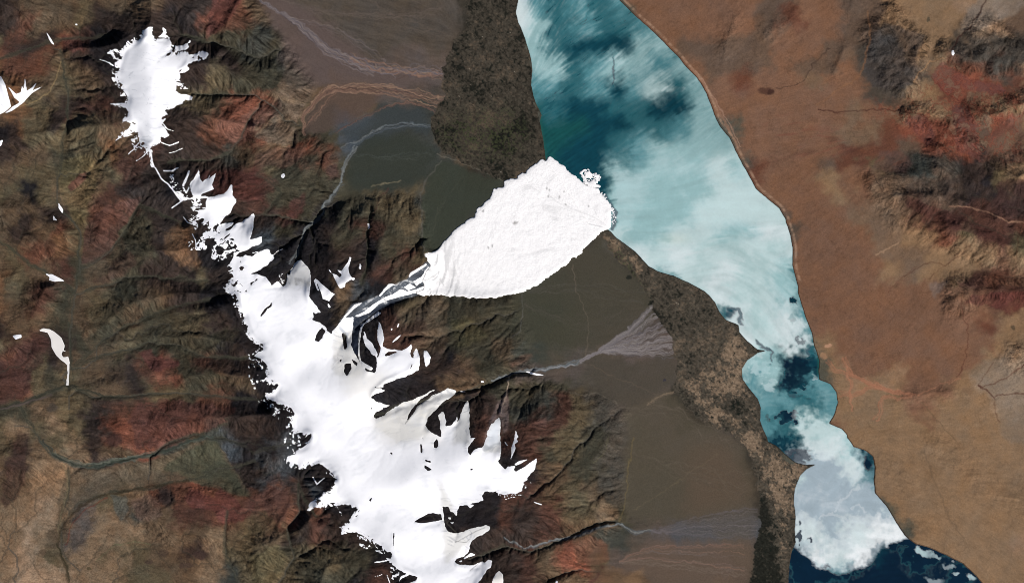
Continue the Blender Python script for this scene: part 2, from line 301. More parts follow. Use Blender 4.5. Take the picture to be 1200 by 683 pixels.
# ------------------------------------------------------------------ relief: ridges and valleys, then stream erosion
RIDGES = [(1.35,1.3, P("165,-90 175,0 170,40 180,90 172,130 180,170 200,210 230,260 262,310 290,350 320,410 340,450 370,500 400,545 430,590 470,640 500,683 530,780")),
 (1.25,1., P("430,590 500,560 560,545")), (1.25,1., P("340,450 400,470 440,440")), (1.2,.6, P("180,90 215,75 260,75 285,90")), (1.2,.55, P("190,150 240,135 285,145 320,150")),
 (1.2,.5, P("230,235 290,230 330,215")), (1.2,.5, P("262,300 300,280 335,278 360,250")), (1.2,.7, P("290,340 330,320 350,285")), (1.2,.4, P("370,345 385,320 395,270 410,230")),
 (1.1,.35, P("385,350 430,310 455,260 470,225")), (1.1,.5, P("390,385 430,365 480,320 505,310")), (1.15,.35, P("425,440 450,400 500,385 560,370 600,360")), (1.15,.4, P("430,455 480,430 540,435 590,415")),
 (1.1,.6, P("540,545 570,500 575,470")), (1.1,.35, P("600,540 620,500 660,480 700,470")), (1.1,.4, P("570,620 620,600 680,570 720,520")), (1.1,.35, P("540,690 620,665 670,650")),
 (1.2,.6, P("170,130 110,150 60,150 30,160 -60,190")), (1.2,.45, P("200,210 150,225 120,260 105,300")), (1.2,.45, P("240,290 190,300 140,310 105,330")), (1.2,.45, P("290,360 220,345 160,355 110,385 95,400")),
 (1.2,.42, P("310,410 240,400 180,390 130,405")), (1.2,.42, P("330,450 260,440 190,440 130,445")), (1.2,.4, P("350,490 280,485 200,500 130,500 90,500")), (1.1,.5, P("-90,100 10,100 50,110 68,130")),
 (.9,.55, P("-60,-40 20,10 70,20 150,-20")), (1.1,.55, P("150,40 100,60 70,70 40,90")), (.8,.42, P("55,340 20,400 -80,440")), (.8,.45, P("75,280 40,240 -80,230")),
 (.9,.55, P("220,20 255,-10 280,-80")), (.9,.5, P("255,60 270,20 290,-20 300,-80")), (1.1,.35, P("390,570 360,610 320,640 310,600 300,560")), (1.1,.6, P("450,650 380,665 350,720 350,760")),
 (.5,.42, P("280,575 200,590 130,610 100,640")), (.5,.42, P("-80,520 30,540 30,590 -60,640")), (.42,.4, P("200,600 210,660 240,760")), (.42,.4, P("40,590 50,640 20,683 10,760")), (.42,.4, P("280,620 250,600")), (.6,.45, P("60,380 40,420 30,455")), (.42,.38, P("50,575 60,560 100,565 150,560"))]
VALLEYS = [(.62, .1, P("300,205 330,225 310,250 365,262 375,250 395,222 403,190 410,172 440,155 510,148")), (.75, .3, P("350,300 355,280 375,250")), (.7, .08, P("405,395 430,368 460,355 490,344 560,300 700,250")),
 (.75, .08, P("440,485 500,468 545,458 570,450 600,438 620,437 660,425 700,405 770,380")), (.7, .1, P("560,650 590,640 620,645 650,635 700,615 720,612 760,622 885,620")),
 (.6, .3, P("425,330 430,290 432,260 440,230 447,212")), (.6, .2, P("500,300 495,250 500,215 515,185")), (.55, .1, P("215,40 250,50 300,70 330,55")), (.7, .15, P("230,110 260,110 300,110 345,150")), (.7, .3, P("200,190 240,190 270,180 300,130")),
 (.5, .36, P("72,60 80,120 70,200 68,230 75,250 95,270 93,310 90,330 82,400 82,440 80,455")), (.6, .38, P("130,40 60,50 0,70 -80,90")), (.5, .36, P("-60,270 0,283 35,310 60,325 85,340")), (.75, .4, P("215,260 165,240 150,270 130,295 95,315")),
 (.75, .4, P("240,330 190,325 150,325 120,335 88,345")), (.7, .38, P("250,350 200,362 150,380 125,395 110,412 90,425")), (.75, .38, P("290,420 240,420 205,405 175,400 150,410 115,420 85,430")),
 (.7, .36, P("300,470 250,465 200,460 150,465 115,465 95,457 80,452 60,460 30,473 0,480 -80,490")), (.75, .33, P("340,520 300,530 265,515 240,510 225,510 200,520 175,535 140,540 115,548 85,545 60,530 45,512 25,478")),
 (.6, .3, P("372,602 348,568 353,598 337,622 346,652 324,684 331,712 296,775")), (.35, .3, P("300,540 230,560 130,577 90,590 70,615 72,640 82,683 85,760")), (.4, .34, P("80,545 78,580 68,620")), (.4, .3, P("265,600 260,640 280,683 290,760"))]
HILLS = [(.34, 16, P("1025,40 1045,70 1060,95")), (.3, 12, P("1045,20 1075,50 1068,85")), (.3, 13, P("1105,60 1135,75 1150,60")), (.36, 16, P("1150,40 1200,70 1260,60")), (.3, 14, P("1165,80 1195,60")),
 (.5, 22, P("1060,230 1110,235 1150,250 1200,280 1280,300")), (.5, 24, P("1100,200 1130,215 1180,220 1230,190")), (.55, 20, P("1110,260 1140,275 1200,290 1260,330")), (.34, 16, P("1075,130 1100,150 1130,170 1140,200")),
 (.3, 14, P("1150,130 1200,120 1260,140")), (.3, 16, P("1120,350 1160,335 1220,345")), (.18, 16, P("1020,205 1035,225")), (.13, 24, P("930,20 900,40")), (.13, 20, P("860,30 850,60")), (.11, 16, P("990,60 975,85")),
 (.11, 18, P("1010,20 990,0")), (.11, 30, P("1100,510 1150,560 1220,600")), (.09, 30, P("1050,560 1080,620 1130,683")), (.25, 20, P("1200,420 1250,440")), (.12,18,P("1060,470 1110,460"))]
MOUNT = P("-200,-200 300,-200 300,0 328,45 350,80 365,105 345,150 385,162 398,200 392,240 440,225 495,232 500,290 510,320 500,345 600,346 608,370 622,398 612,425 640,450 700,460 735,480 737,560 728,608 690,655 690,683 720,900 -200,900")
st2 = 1.15
x2, y2 = axes(st2); n2x, n2y = len(x2), len(y2); GX, GY = np.meshgrid(x2, y2)
stc = 6.4; xc, yc = axes(stc); QX, QY = np.meshgrid(xc, yc)
def up2(a): return samp(a, (GX-X0)/stc, (GY-Y0)/stc)
wx2, wy2 = fbm(GX, GY, 50, 11, 5)*7, fbm(GX, GY, 50, 12, 5)*7
M2 = blur(raster(MOUNT, st2, n2x, n2y), 5/st2)
M2 = samp(M2, (GX-X0+wx2*1.6)/st2, (GY-Y0+wy2*1.6)/st2)
lakeraw2 = raster(LAKE, st2, n2x, n2y)
dl = np.full(QX.shape, 1e9, f32); dl = np.minimum(dl, pdist(LAKE+[LAKE[0]], QX, QY)[0]); dl = up2(dl); dl = np.where(lakeraw2 > .5, 0, dl)
plain = .012+.30*(1-np.exp(-dl/260.))*np.where(GX > 800+(GY-200)*.35, .55, 1.)
rm_ = raster(MOUNT, st2, n2x, n2y); mb = up2(pdist(MOUNT+[MOUNT[0]], QX, QY)[0]); mb = np.where(rm_ > .5, mb, 0)
mwx, mwy = (GX-X0+wx2*1.6)/st2, (GY-Y0+wy2*1.6)/st2; mb = samp(mb, mwx, mwy)
LOW = [P("75,550 140,545 200,530 240,515 265,520 290,560 295,580 250,575 140,575 90,590 70,620 70,550"), P("-90,560 60,560 75,620 80,770 -90,770"), P("90,600 130,580 200,640 260,640 300,690 300,770 85,770 75,640")]
RM = 1-.72*blur(raster(LOW, st2, n2x, n2y), 8/st2)
LOW2 = [P("405,225 440,215 505,225 515,330 470,320 450,290 425,270"), P("505,355 600,340 620,400 560,430 500,400"), P("640,440 745,470 745,620 690,610 640,560")]
RM = RM*(1-.45*blur(raster(LOW2, st2, n2x, n2y), 9/st2))
dr = np.full(GX.shape, 1e9, f32); hr = np.zeros_like(dr); wr = np.zeros_like(dr)
for a, b, p in RIDGES:
    d, t = pdist(p, GX+wx2*1.3, GY+wy2*1.3); dr = np.minimum(dr, d); w = 1/(d+3)**3; hr += w*(a+(b-a)*t); wr += w
hr /= wr
wv2 = fbm(GX, GY, 17, 18, 3)*2.5; dv = mb.copy(); w = 1/(mb+3)**3; hv = w*np.maximum(plain, .02); wv = w.copy(); vd = np.full(GX.shape, 99, f32)
for a, b, p in VALLEYS:
    d, t = pdist(p, GX+wx2*.3+wv2, GY+wy2*.3-wv2); vd = np.minimum(vd, d); d2 = np.maximum(d-1.5, 0); dv = np.minimum(dv, d2); w = 1/(d2+3)**3; hv += w*(a+(b-a)*t); wv += w
hv /= wv
xr = dv/(dv+dr+.5)
Hm = hv+(np.maximum(hr-hv, .05))*xr*(1+.35*fbm(GX, GY, 30, 13, 5)*(1-xr))
Hm = Hm+fbm(GX, GY, 26, 19, 5)*.09*sm(0, 12, dv)
Hm = hv+(Hm-hv)*RM
hl = np.zeros_like(plain)
HILLS = [(h*.56, w, p) for h, w, p in HILLS]
for h, w, p in HILLS:
    d, t = pdist(p, GX+wx2*1.2, GY+wy2*1.2); hl = np.maximum(hl, h*(.65*np.exp(-(d/w)**1.3)+.35*np.exp(-d/(w*1.6))))
eastamp = sm(.03, .11, hl)
H2 = plain*(1-M2)+Hm*M2+hl*1.15*(1+.5*fbm(GX, GY, 16, 14, 4))
gentle = sm(-20, 60, GX-(700+GY*.45))*(1-sm(0, .2, hl))          # eastern plain swells
H2 = H2+gentle*fbm(GX, GY, 120, 15, 6)*.018*sm(0, 60, dl)
lowleft = sm(430, 560, GY)*sm(330, 230, GX)
H2 = np.maximum(H2, .01)
act = np.maximum(M2, eastamp)                                       # where streams carve
act = np.where(lakeraw2 > .3, 0, act)
def flow(h):
    """steepest-descent receivers, drop over distance"""
    hh, ww = h.shape; best = np.zeros_like(h); rec = np.arange(hh*ww).reshape(hh, ww).copy(); dist = np.ones_like(h)
    idx = rec.copy()
    for dy in (-1, 0, 1):
        for dx in (-1, 0, 1):
            if dx == 0 and dy == 0: continue
            s = np.full_like(h, -1); L = math.hypot(dx, dy)
            ya, yb = max(0, -dy), hh-max(0, dy); xa, xb = max(0, -dx), ww-max(0, dx)
            s[ya:yb, xa:xb] = (h[ya:yb, xa:xb]-h[ya+dy:yb+dy, xa+dx:xb+dx])/L
            m = s > best; best = np.where(m, s, best); rec = np.where(m, idx+dy*ww+dx, rec); dist = np.where(m, L, dist)
    return rec.ravel(), dist.ravel()
def levels(rec):
    n = len(rec); dep = (rec != np.arange(n)).astype(np.int32); r = rec.copy()
    for _ in range(14):
        dep = dep+dep[r]; r = r[r]
        if (dep[r] == 0).all() and (r == rec[r]).all(): break
    o = np.argsort(dep, kind='stable'); c = np.searchsorted(dep[o], np.arange(dep.max()+2)); return o, c
def fill(h):
    """breach-free pit filling by priority flood"""
    import heapq
    hh, ww = h.shape; H = h.astype(float).ravel().tolist(); done = bytearray(hh*ww); hp = []
    seed = np.zeros((hh, ww), bool); seed[0] = seed[-1] = True; seed[:, 0] = seed[:, -1] = True; seed |= lakeraw2 > .5
    for i in np.flatnonzero(seed.ravel()).tolist(): done[i] = 1; hp.append((H[i], i))
    heapq.heapify(hp); pop, push = heapq.heappop, heapq.heappush
    nb = (-ww-1, -ww, -ww+1, -1, 1, ww-1, ww, ww+1)
    N = hh*ww
    while hp:
        z, i = pop(hp)
        for d in nb:
            j = i+d
            if 0 <= j < N and not done[j]:
                done[j] = 1
                if H[j] <= z: H[j] = z+1e-5
                push(hp, (H[j], j))
    return np.array(H, f32).reshape(hh, ww)
H2 = fill(H2)
U = (act*(.5+.8*np.clip(Hm*M2+hl, 0, 1.2))*.010*RM).ravel().astype(np.float64)
Ks = (act*.030).ravel()
h = H2.ravel().astype(np.float64)
area = None
for it in range(30):
    if it in (10, 20): h = fill(h.reshape(n2y, n2x).astype(f32)).ravel().astype(np.float64)
    rec, dist = flow(h.reshape(n2y, n2x)); o, c = levels(rec)
    area = np.ones(len(h))
    for k in range(len(c)-2, 0, -1):
        ii = o[c[k]:c[k+1]]
        if len(ii): np.add.at(area, rec[ii], area[ii]) if len(ii) > 64 else [area.__setitem__(rec[q], area[rec[q]]+area[q]) for q in ii]
    F = Ks*np.sqrt(area)/dist; h = h+U
    for k in range(1, len(c)-1):
        ii = o[c[k]:c[k+1]]; r = rec[ii]; h[ii] = (h[ii]+F[ii]*h[r])/(1+F[ii])
    g = h.reshape(n2y, n2x); g2 = blur(g.astype(f32), .8); g += (g2-g)*.12*act; h = g.ravel()
H2 = h.reshape(n2y, n2x).astype(f32); A2 = area.reshape(n2y, n2x).astype(f32)
# ------------------------------------------------------------------ fine relief
def up_s(a): return blur(up(a, st2), .6)
H2 = H2*.92; H = up_s(H2); ACT = up(act, st2); AREA = up(A2, st2)
# ------------------------------------------------------------------ streak field: noise smeared along the direction material moves
GUIDES = [P(s) for s in ("300,0 350,25 420,80 450,90 515,95", "300,-20 400,30 500,60 540,60", "345,70 400,105 450,108", "355,165 385,115 440,103 515,115", "400,160 450,130 520,130", "400,210 480,185 520,160", "500,290 505,240 540,180", "540,290 550,200",
 "600,400 690,424 785,375", "690,424 785,410", "640,300 700,290 760,330", "735,480 790,440", "735,560 820,520 880,500", "700,615 760,620 885,600", "720,640 885,650", "1000,230 930,300", "1100,300 1040,370 980,430", "1200,330 1120,350 1060,420 990,450",
 "1200,430 1080,470 970,460", "1200,560 1100,560 1050,540", "1200,640 1120,600 1040,590", "1150,690 1120,640", "1190,-20 1100,60 1060,110", "1050,130 960,132 880,150", "1000,-10 930,50 850,90", "860,-40 830,40 800,60", "1150,140 1080,160 960,220 925,240", "1090,100 1130,200",
 "740,40 680,90 620,130", "790,110 730,150 680,180", "840,150 780,185 720,200", "900,230 820,235 740,250", "910,270 800,290 740,290", "925,340 880,300 860,260", "935,400 900,350 870,330", "980,460 930,480 900,470", "1040,610 980,600 950,560", "1000,540 950,620 960,670", "640,0 620,40 612,70", "880,480 940,640", "790,400 850,500", "560,0 560,190")]
sq = [(a, b) for g in GUIDES for a, b in zip(g[:-1], g[1:])]
gx = np.zeros(QX.shape, f32); gy = gx.copy()
for (ax, ay), (bx, by) in sq:
    L = math.hypot(bx-ax, by-ay)
    for k in range(max(1, int(L/12))):
        t = (k+.5)/max(1, int(L/12)); w = 1/((QX-ax-(bx-ax)*t)**2+(QY-ay-(by-ay)*t)**2+60)**1.7; gx += w*(bx-ax)/L; gy += w*(by-ay)/L
n = np.hypot(gx, gy)+1e-12; gx = up(gx/n, stc); gy = up(gy/n, stc)
Hg = blur(H, 3); dyy, dxx = np.gradient(Hg); n = np.hypot(dxx, dyy)+1e-6; a = ACT*np.clip(n*60, 0, 1)
RMf = up(RM, st2); tb = .25+1.3*(1-RMf); a = a*np.clip(RMf*1.2, 0, 1)
vx = -dxx/n*a+gx*(1-a)+W2x*tb; vy = -dyy/n*a+gy*(1-a)+W2y*tb; n = np.hypot(vx, vy)+1e-6; vx /= n; vy /= n
def lic(seed, s, steps, h=1.6):
    base = fbm(PX, PY, s, seed, 2, .7); acc = base.copy()
    for sg in (1, -1):
        x, y = CX.copy(), CY.copy()
        for k in range(steps):
            ix = np.clip(x, 0, NX-1).astype(np.int32); iy = np.clip(y, 0, NY-1).astype(np.int32)
            x += sg*vx[iy, ix]*h; y += sg*vy[iy, ix]*h; acc += samp(base, x, y)
    acc /= acc.std(); return acc.astype(f32)
L1 = lic(41, 2.6, 9); L2 = lic(42, 6., 14, 2.4)
L3 = lic(47, 1.25, 5, 1.1); N_hi = fbm(PX, PY, 2.2, 43, 3, .8); N_mid = fbm(PX, PY, 14, 44, 4, .6); N_big = fbm(PX, PY, 90, 45, 5, .55)
snowN = soft(NORTH_CAP, .5, 1.1, 0); snowM = soft([MAIN_CAP], .5, 1.0, 0); side = soft([SIDE_CAP, FINGER], .4, .6); rim = soft([RIM], .3, .3)
holes = np.zeros_like(H); patches = np.zeros_like(H)
for p in HOLES: holes = np.maximum(holes, raster([p]))
for p in ADD_PATCH: patches = np.maximum(patches, raster([p]))
holes = samp(blur(holes, .5), CX+W1x*.6/STEP, CY+W1y*.6/STEP); patches = blur(patches, .4)
greyz = soft([TRACK_GREY], .6, .8); whitez = soft([TRACK_WHITE[0], *TRACK_WHITE[1:]], .35, .5); fan = soft([FAN], .8, 1.5)
fr0 = fbm(PX, PY, 3.6, 20, 3, .8); fan = np.where(fan > .02, sm(.25, .75, fan+fr0*.3*4*fan*(1-fan)), 0); fan = np.maximum(fan, sm(.35, .6, soft([FLOE_AREA], .8, .8)*(1-sm(.05, .45, fbm(PX, PY, 3, 29, 2, .7)))))
# rough western rim of the cap: rock ribs poking through the snow edge
fr = fbm(PX*.8, PY*1.3, 4.5, 21, 3, .7)
WEST = P("120,10 150,20 190,60 165,110 195,130 185,170 205,200 235,240 262,280 282,330 300,365 315,410 318,440 325,470 345,490 368,520 375,545 400,560 425,590 440,625 455,650 465,690 440,690 380,600 320,560 290,480 270,400 240,330 200,240 150,190 120,130")
westz = soft([WEST], 4, 2)
main = np.maximum(snowM, np.maximum(side, rim)); main = main*(1-holes); main = np.maximum(main, patches)
fray = np.clip(main+fr*.75*westz*(main > .02)*(main < .985), 0, 1)
edgeband = blur(main, 5)                                        # 0.5 near edges
main = np.where(westz*(edgeband < .9)*(edgeband > .25) > .3, np.clip(main-(fr > .35)*.8*sm(.92, .55, edgeband)+((fr < -.45) & (edgeband > .3))*.7, 0, 1), main)
north = snowN; eb = blur(north, 5)
north = np.clip(north-(fr > .42)*.8*sm(.9, .55, eb)*westz+((fr < -.5) & (eb > .28))*.7*westz, 0, 1)
for x, y, r in ((182, 122, 1), (158.3, 122, 1.2), (171, 77, 1.3), (188, 130, .8), (194, 143, .9), (166, 85, .8), (176, 110, .7)):
    north = north*(1-np.clip((r-np.hypot(PX-x, (PY-y)*1.3))/.8+.5, 0, 1))
SPECK = [T("110 105 7.5|500,560 560,550 640,560 720,575 700,600 640,620 620,680 560,682 530,640"), T("190 180 7.5|0,20 90,10 60,110 100,160 150,220 170,320 200,330 240,360 230,400 170,410 110,330 60,270 40,200 20,150"),
         T("300 480 7.5|250,200 400,200 440,290 380,340 300,380 240,330"), T("330 550 7.5|650,560 780,560 800,640 900,640 880,690 700,690"), T("270 400 7.5|150,100 300,200 330,300 330,400 200,420 160,300"),
         T("270 400 7.5|320,540 520,540 570,640 540,682 340,682"), T("440 592 7.5|0,330 130,330 150,400 60,420 0,400"), T("440 592 7.5|130,520 220,560 200,690 120,620"), T("490 500 7.5|700,560 960,480 1010,470 980,520 900,600 760,640 700,600"),
         T("210 250 7.5|60,240 130,230 150,330 80,330"), T("110 20 7.5|110,280 300,200 280,400 150,520"), T("210 250 7.5|820,560 940,510 930,640 840,620")]
Ln = np.clip(L1*.45+L3*.45+fr*.25, -1.6, 1.6)
def spurs(m, k):
    b = blur(m, 2.3/STEP); e = sm(.36, .64, b+.34*Ln*np.minimum(1, 5*b*(1-b))); return m*(1-k)+e*k
north = np.maximum(spurs(north, 1.), sm(.35, .6, north)*.98); main = spurs(main, np.clip(westz*1.2, 0, 1))
def gash(m, zone):
    e = blur(m, 5); g = L1*.6+L3*.5+.5*fr
    out = m*(1-sm(.75, 1.35, g)*sm(.95, .62, e)*zone); return np.maximum(out, sm(1.2, 1.7, g)*sm(.10, .3, e)*zone*.9)
north = gash(north, .35+.65*np.maximum(sm(165, 140, PX), sm(135, 160, PY))); main = gash(main, np.clip(westz*1.1, .12, 1))
rv = fbm(PX+W1x*2, PY+W1y*2, 8, 28, 4, .7); rz = westz*sm(.995, .8, blur(main, 4)); rz = np.maximum(rz, .9*soft([P("222,255 262,262 285,300 290,345 262,345 235,300")], 4, 2))
main = main*(1-sm(.22, .42, np.abs(rv)+.15*L1)*rz*.0-sm(.30, .45, rv+.22*np.clip(L1, -1.5, 1.5))*rz); north = north*(1-sm(.38, .52, rv+.2*np.clip(L1, -1.5, 1.5))*sm(.99, .8, blur(north, 4)))
spk = soft(SPECK, 1.2, 1); sn = fbm(PX, PY, 3.2, 23, 3, .8)
main = np.maximum(main, sm(.3, .55, sn)*sm(.4, .8, spk)*.95)
THIN = [("110 105 7.5|470,470 500,550 515,620 530,690", 2.2), ("190 180 7.5|-60,120 0,225 60,270 110,330 165,410", 1.8), ("190 180 7.5|90,480 165,425 200,400 270,395", 1.5), ("110 105 7.5|600,470 670,495 750,465", 1.), ("110 105 7.5|665,560 720,550 780,520", .7),
        ("110 105 7.5|610,300 650,350 700,365", .9), ("110 105 7.5|200,450 260,400 330,340", 1.), ("110 105 7.5|380,630 440,590 470,560", .9), ("110 105 7.5|310,570 360,520 400,470", .9), ("190 180 7.5|20,150 90,155 180,105", 1.6),
        ("190 180 7.5|190,280 240,160", 2.4), ("190 180 7.5|190,300 215,350 240,300", 1.6), ("210 250 7.5|40,35 80,80 160,110", 1.), ("210 250 7.5|120,180 150,240 155,320 190,320", 1.), ("210 250 7.5|290,390 310,330 330,280", 1.), ("210 250 7.5|90,290 110,265", 1.),
        ("210 250 7.5|650,345 700,340", .9), ("210 250 7.5|830,370 870,335 915,315", .7), ("440 592 7.5|0,495 60,485 130,470", 1.4), ("440 592 7.5|100,600 130,682", .8), ("440 592 7.5|0,620 60,600", .7), ("490 500 7.5|690,570 760,590 840,575 900,560", .9), ("300 480 7.5|500,590 540,650 600,600", 1.0),
        ("440 592 7.5|600,170 640,230 700,243 760,235", .9), ("110 20 7.5|60,380 110,395 165,430", .8)]
for s, w in THIN:
    sl, a = line(T(s), w, .7, .5, False)
    if s.startswith("110"): north[sl] = np.maximum(north[sl], a)
    else: main[sl] = np.maximum(main[sl], a)
cut = sm(196, 194, PY)*sm(235, 233, PX); north_m = north*np.where(PY < 197, 1, 0); main = main*np.where((PY < 197) & (PX < 215), 0, 1)
small = [(samp(blur(raster([p]), .3), CX+W1x*.35/STEP, CY+W1y*.35/STEP), l) for p, l in SMALL_SNOW]
allsnow = np.maximum(north_m, main)
for a, l in small: allsnow = np.maximum(allsnow, a)
for f_ in (main, north_m): f_[:] = np.clip(f_+fr*.34*4*f_*(1-f_), 0, 1)
Hs = blur(H, 3/STEP); wsm = blur(allsnow, 2.0); deep = sm(.75, .97, blur(allsnow, 7)); Hs = Hs*(1-deep)+blur(H, 9/STEP)*deep
H = H*(1-wsm*.92)+Hs*wsm*.92
slope = np.hypot(*np.gradient(blur(H, 2), STEP*.03)).astype(f32)
rough = np.clip(slope*2.2, 0, 1)*(1-wsm)
H = H+rough*(fbm(PX, PY, 5, 24, 4, .8)*.026-.014*np.abs(fbm(PX+W1x*2, PY+W1y*2, 9, 27, 4, .65)))+(1-rough)*(1-wsm)*fbm(PX, PY, 9, 25, 4, .7)*.0010
track = np.maximum(greyz, 0)*(1-fan)
Hf = blur(H, 8); H = H*(1-np.maximum(track, fan)*.9)+Hf*np.maximum(track, fan)*.9
H = H+track*fbm(PX, PY, 4, 26, 3, .7)*.006
LAKEM = soft([LAKE], .4, .35)
H = np.where(LAKEM > .02, np.maximum(H*0+.012, .0)*(1-LAKEM)-.05*(LAKEM-.35), np.maximum(H, .012))
# ------------------------------------------------------------------ ground colours (surface colour, with deep slope shade painted in at places)
def ascii_map(rows, x0, y0, step, pal, wx, wy, sharp=.32):
    A = np.array([[pal[c] for c in r] for r in rows], f32); A = lin(A)
    u = (PX+wx-x0)/step; v = (PY+wy-y0)/step
    iu = np.clip(np.floor(u), 0, A.shape[1]-2); iv = np.clip(np.floor(v), 0, A.shape[0]-2)
    tu = sm(sharp, 1-sharp, u-iu); tv = sm(sharp, 1-sharp, v-iv)
    return samp(A, iu+np.clip(tu, 0, .999), iv+np.clip(tv, 0, .999))
rows = [list(r.replace(' ', '')) for r in GROUND.split('\n')]
for j_, i_, c_ in ((4,39,'e'),(4,40,'e'),(5,38,'e'),(5,39,'e'),(5,41,'e'),(5,42,'e'),(6,42,'r'),(4,38,'i'),(5,40,'i'),(6,41,'i'),(6,40,'i'),(9,40,'e'),(9,41,'i'),(9,42,'i'),(10,39,'e'),(10,40,'i'),(10,41,'i'),(10,42,'i'),(11,40,'e'),(11,41,'i'),(11,42,'i'),(12,40,'e'),(12,41,'i'),(12,42,'i'),(12,43,'i'),(13,43,'i'),
    (0,46,'t'),(1,46,'t'),(0,45,'F'),(8,41,'g'),(13,44,'E'),(14,46,'e'),(15,25,'n'),(14,25,'n'),(13,25,'n'),(15,26,'n'),(16,25,'n'),(13,26,'n')): rows[j_][i_] = c_
rows[2][11] = 'D'; rows[20][12] = 'd'
for j_, i_, c_ in ((9,17,'D'),(10,16,'D'),(10,17,'D'),(11,15,'d'),(11,16,'D'),(12,16,'d'),(13,16,'k'),(12,18,'D'),(20,22,'d'),(20,23,'m'),(20,24,'d'),(20,25,'m'),(17,22,'b'),(18,21,'b'),(18,22,'b'),(19,22,'d'),(19,23,'d')): rows[j_][i_] = c_
PAL['i'] = (113,91,73)
C = ascii_map(rows, 0, 0, 25, PAL, W2x*19+W1x*4+L2*1.5, W2y*19+W1y*4, .14)
mtw = (np.clip(ACT*1.3, 0, 1)*(PX < 760))[..., None]; lg = (C @ np.array([.3, .5, .2], f32))[..., None]; C = C*(1-.14*mtw)+.14*mtw*lg*np.array([1.17, 1.0, .80], f32)*.97
def over(col, a, sl=None, tone=None):
    col = np.array(col, float)
    if tone: g_ = col.mean(); col = (g_+(col-g_)*tone[0])*tone[1]
    col = lin(col)
    if sl is None: C[:] = C*(1-a[..., None])+col*a[..., None]
    else: C[sl] = C[sl]*(1-a[..., None])+col*a[..., None]
mt = np.clip(ACT*1.3, 0, 1)
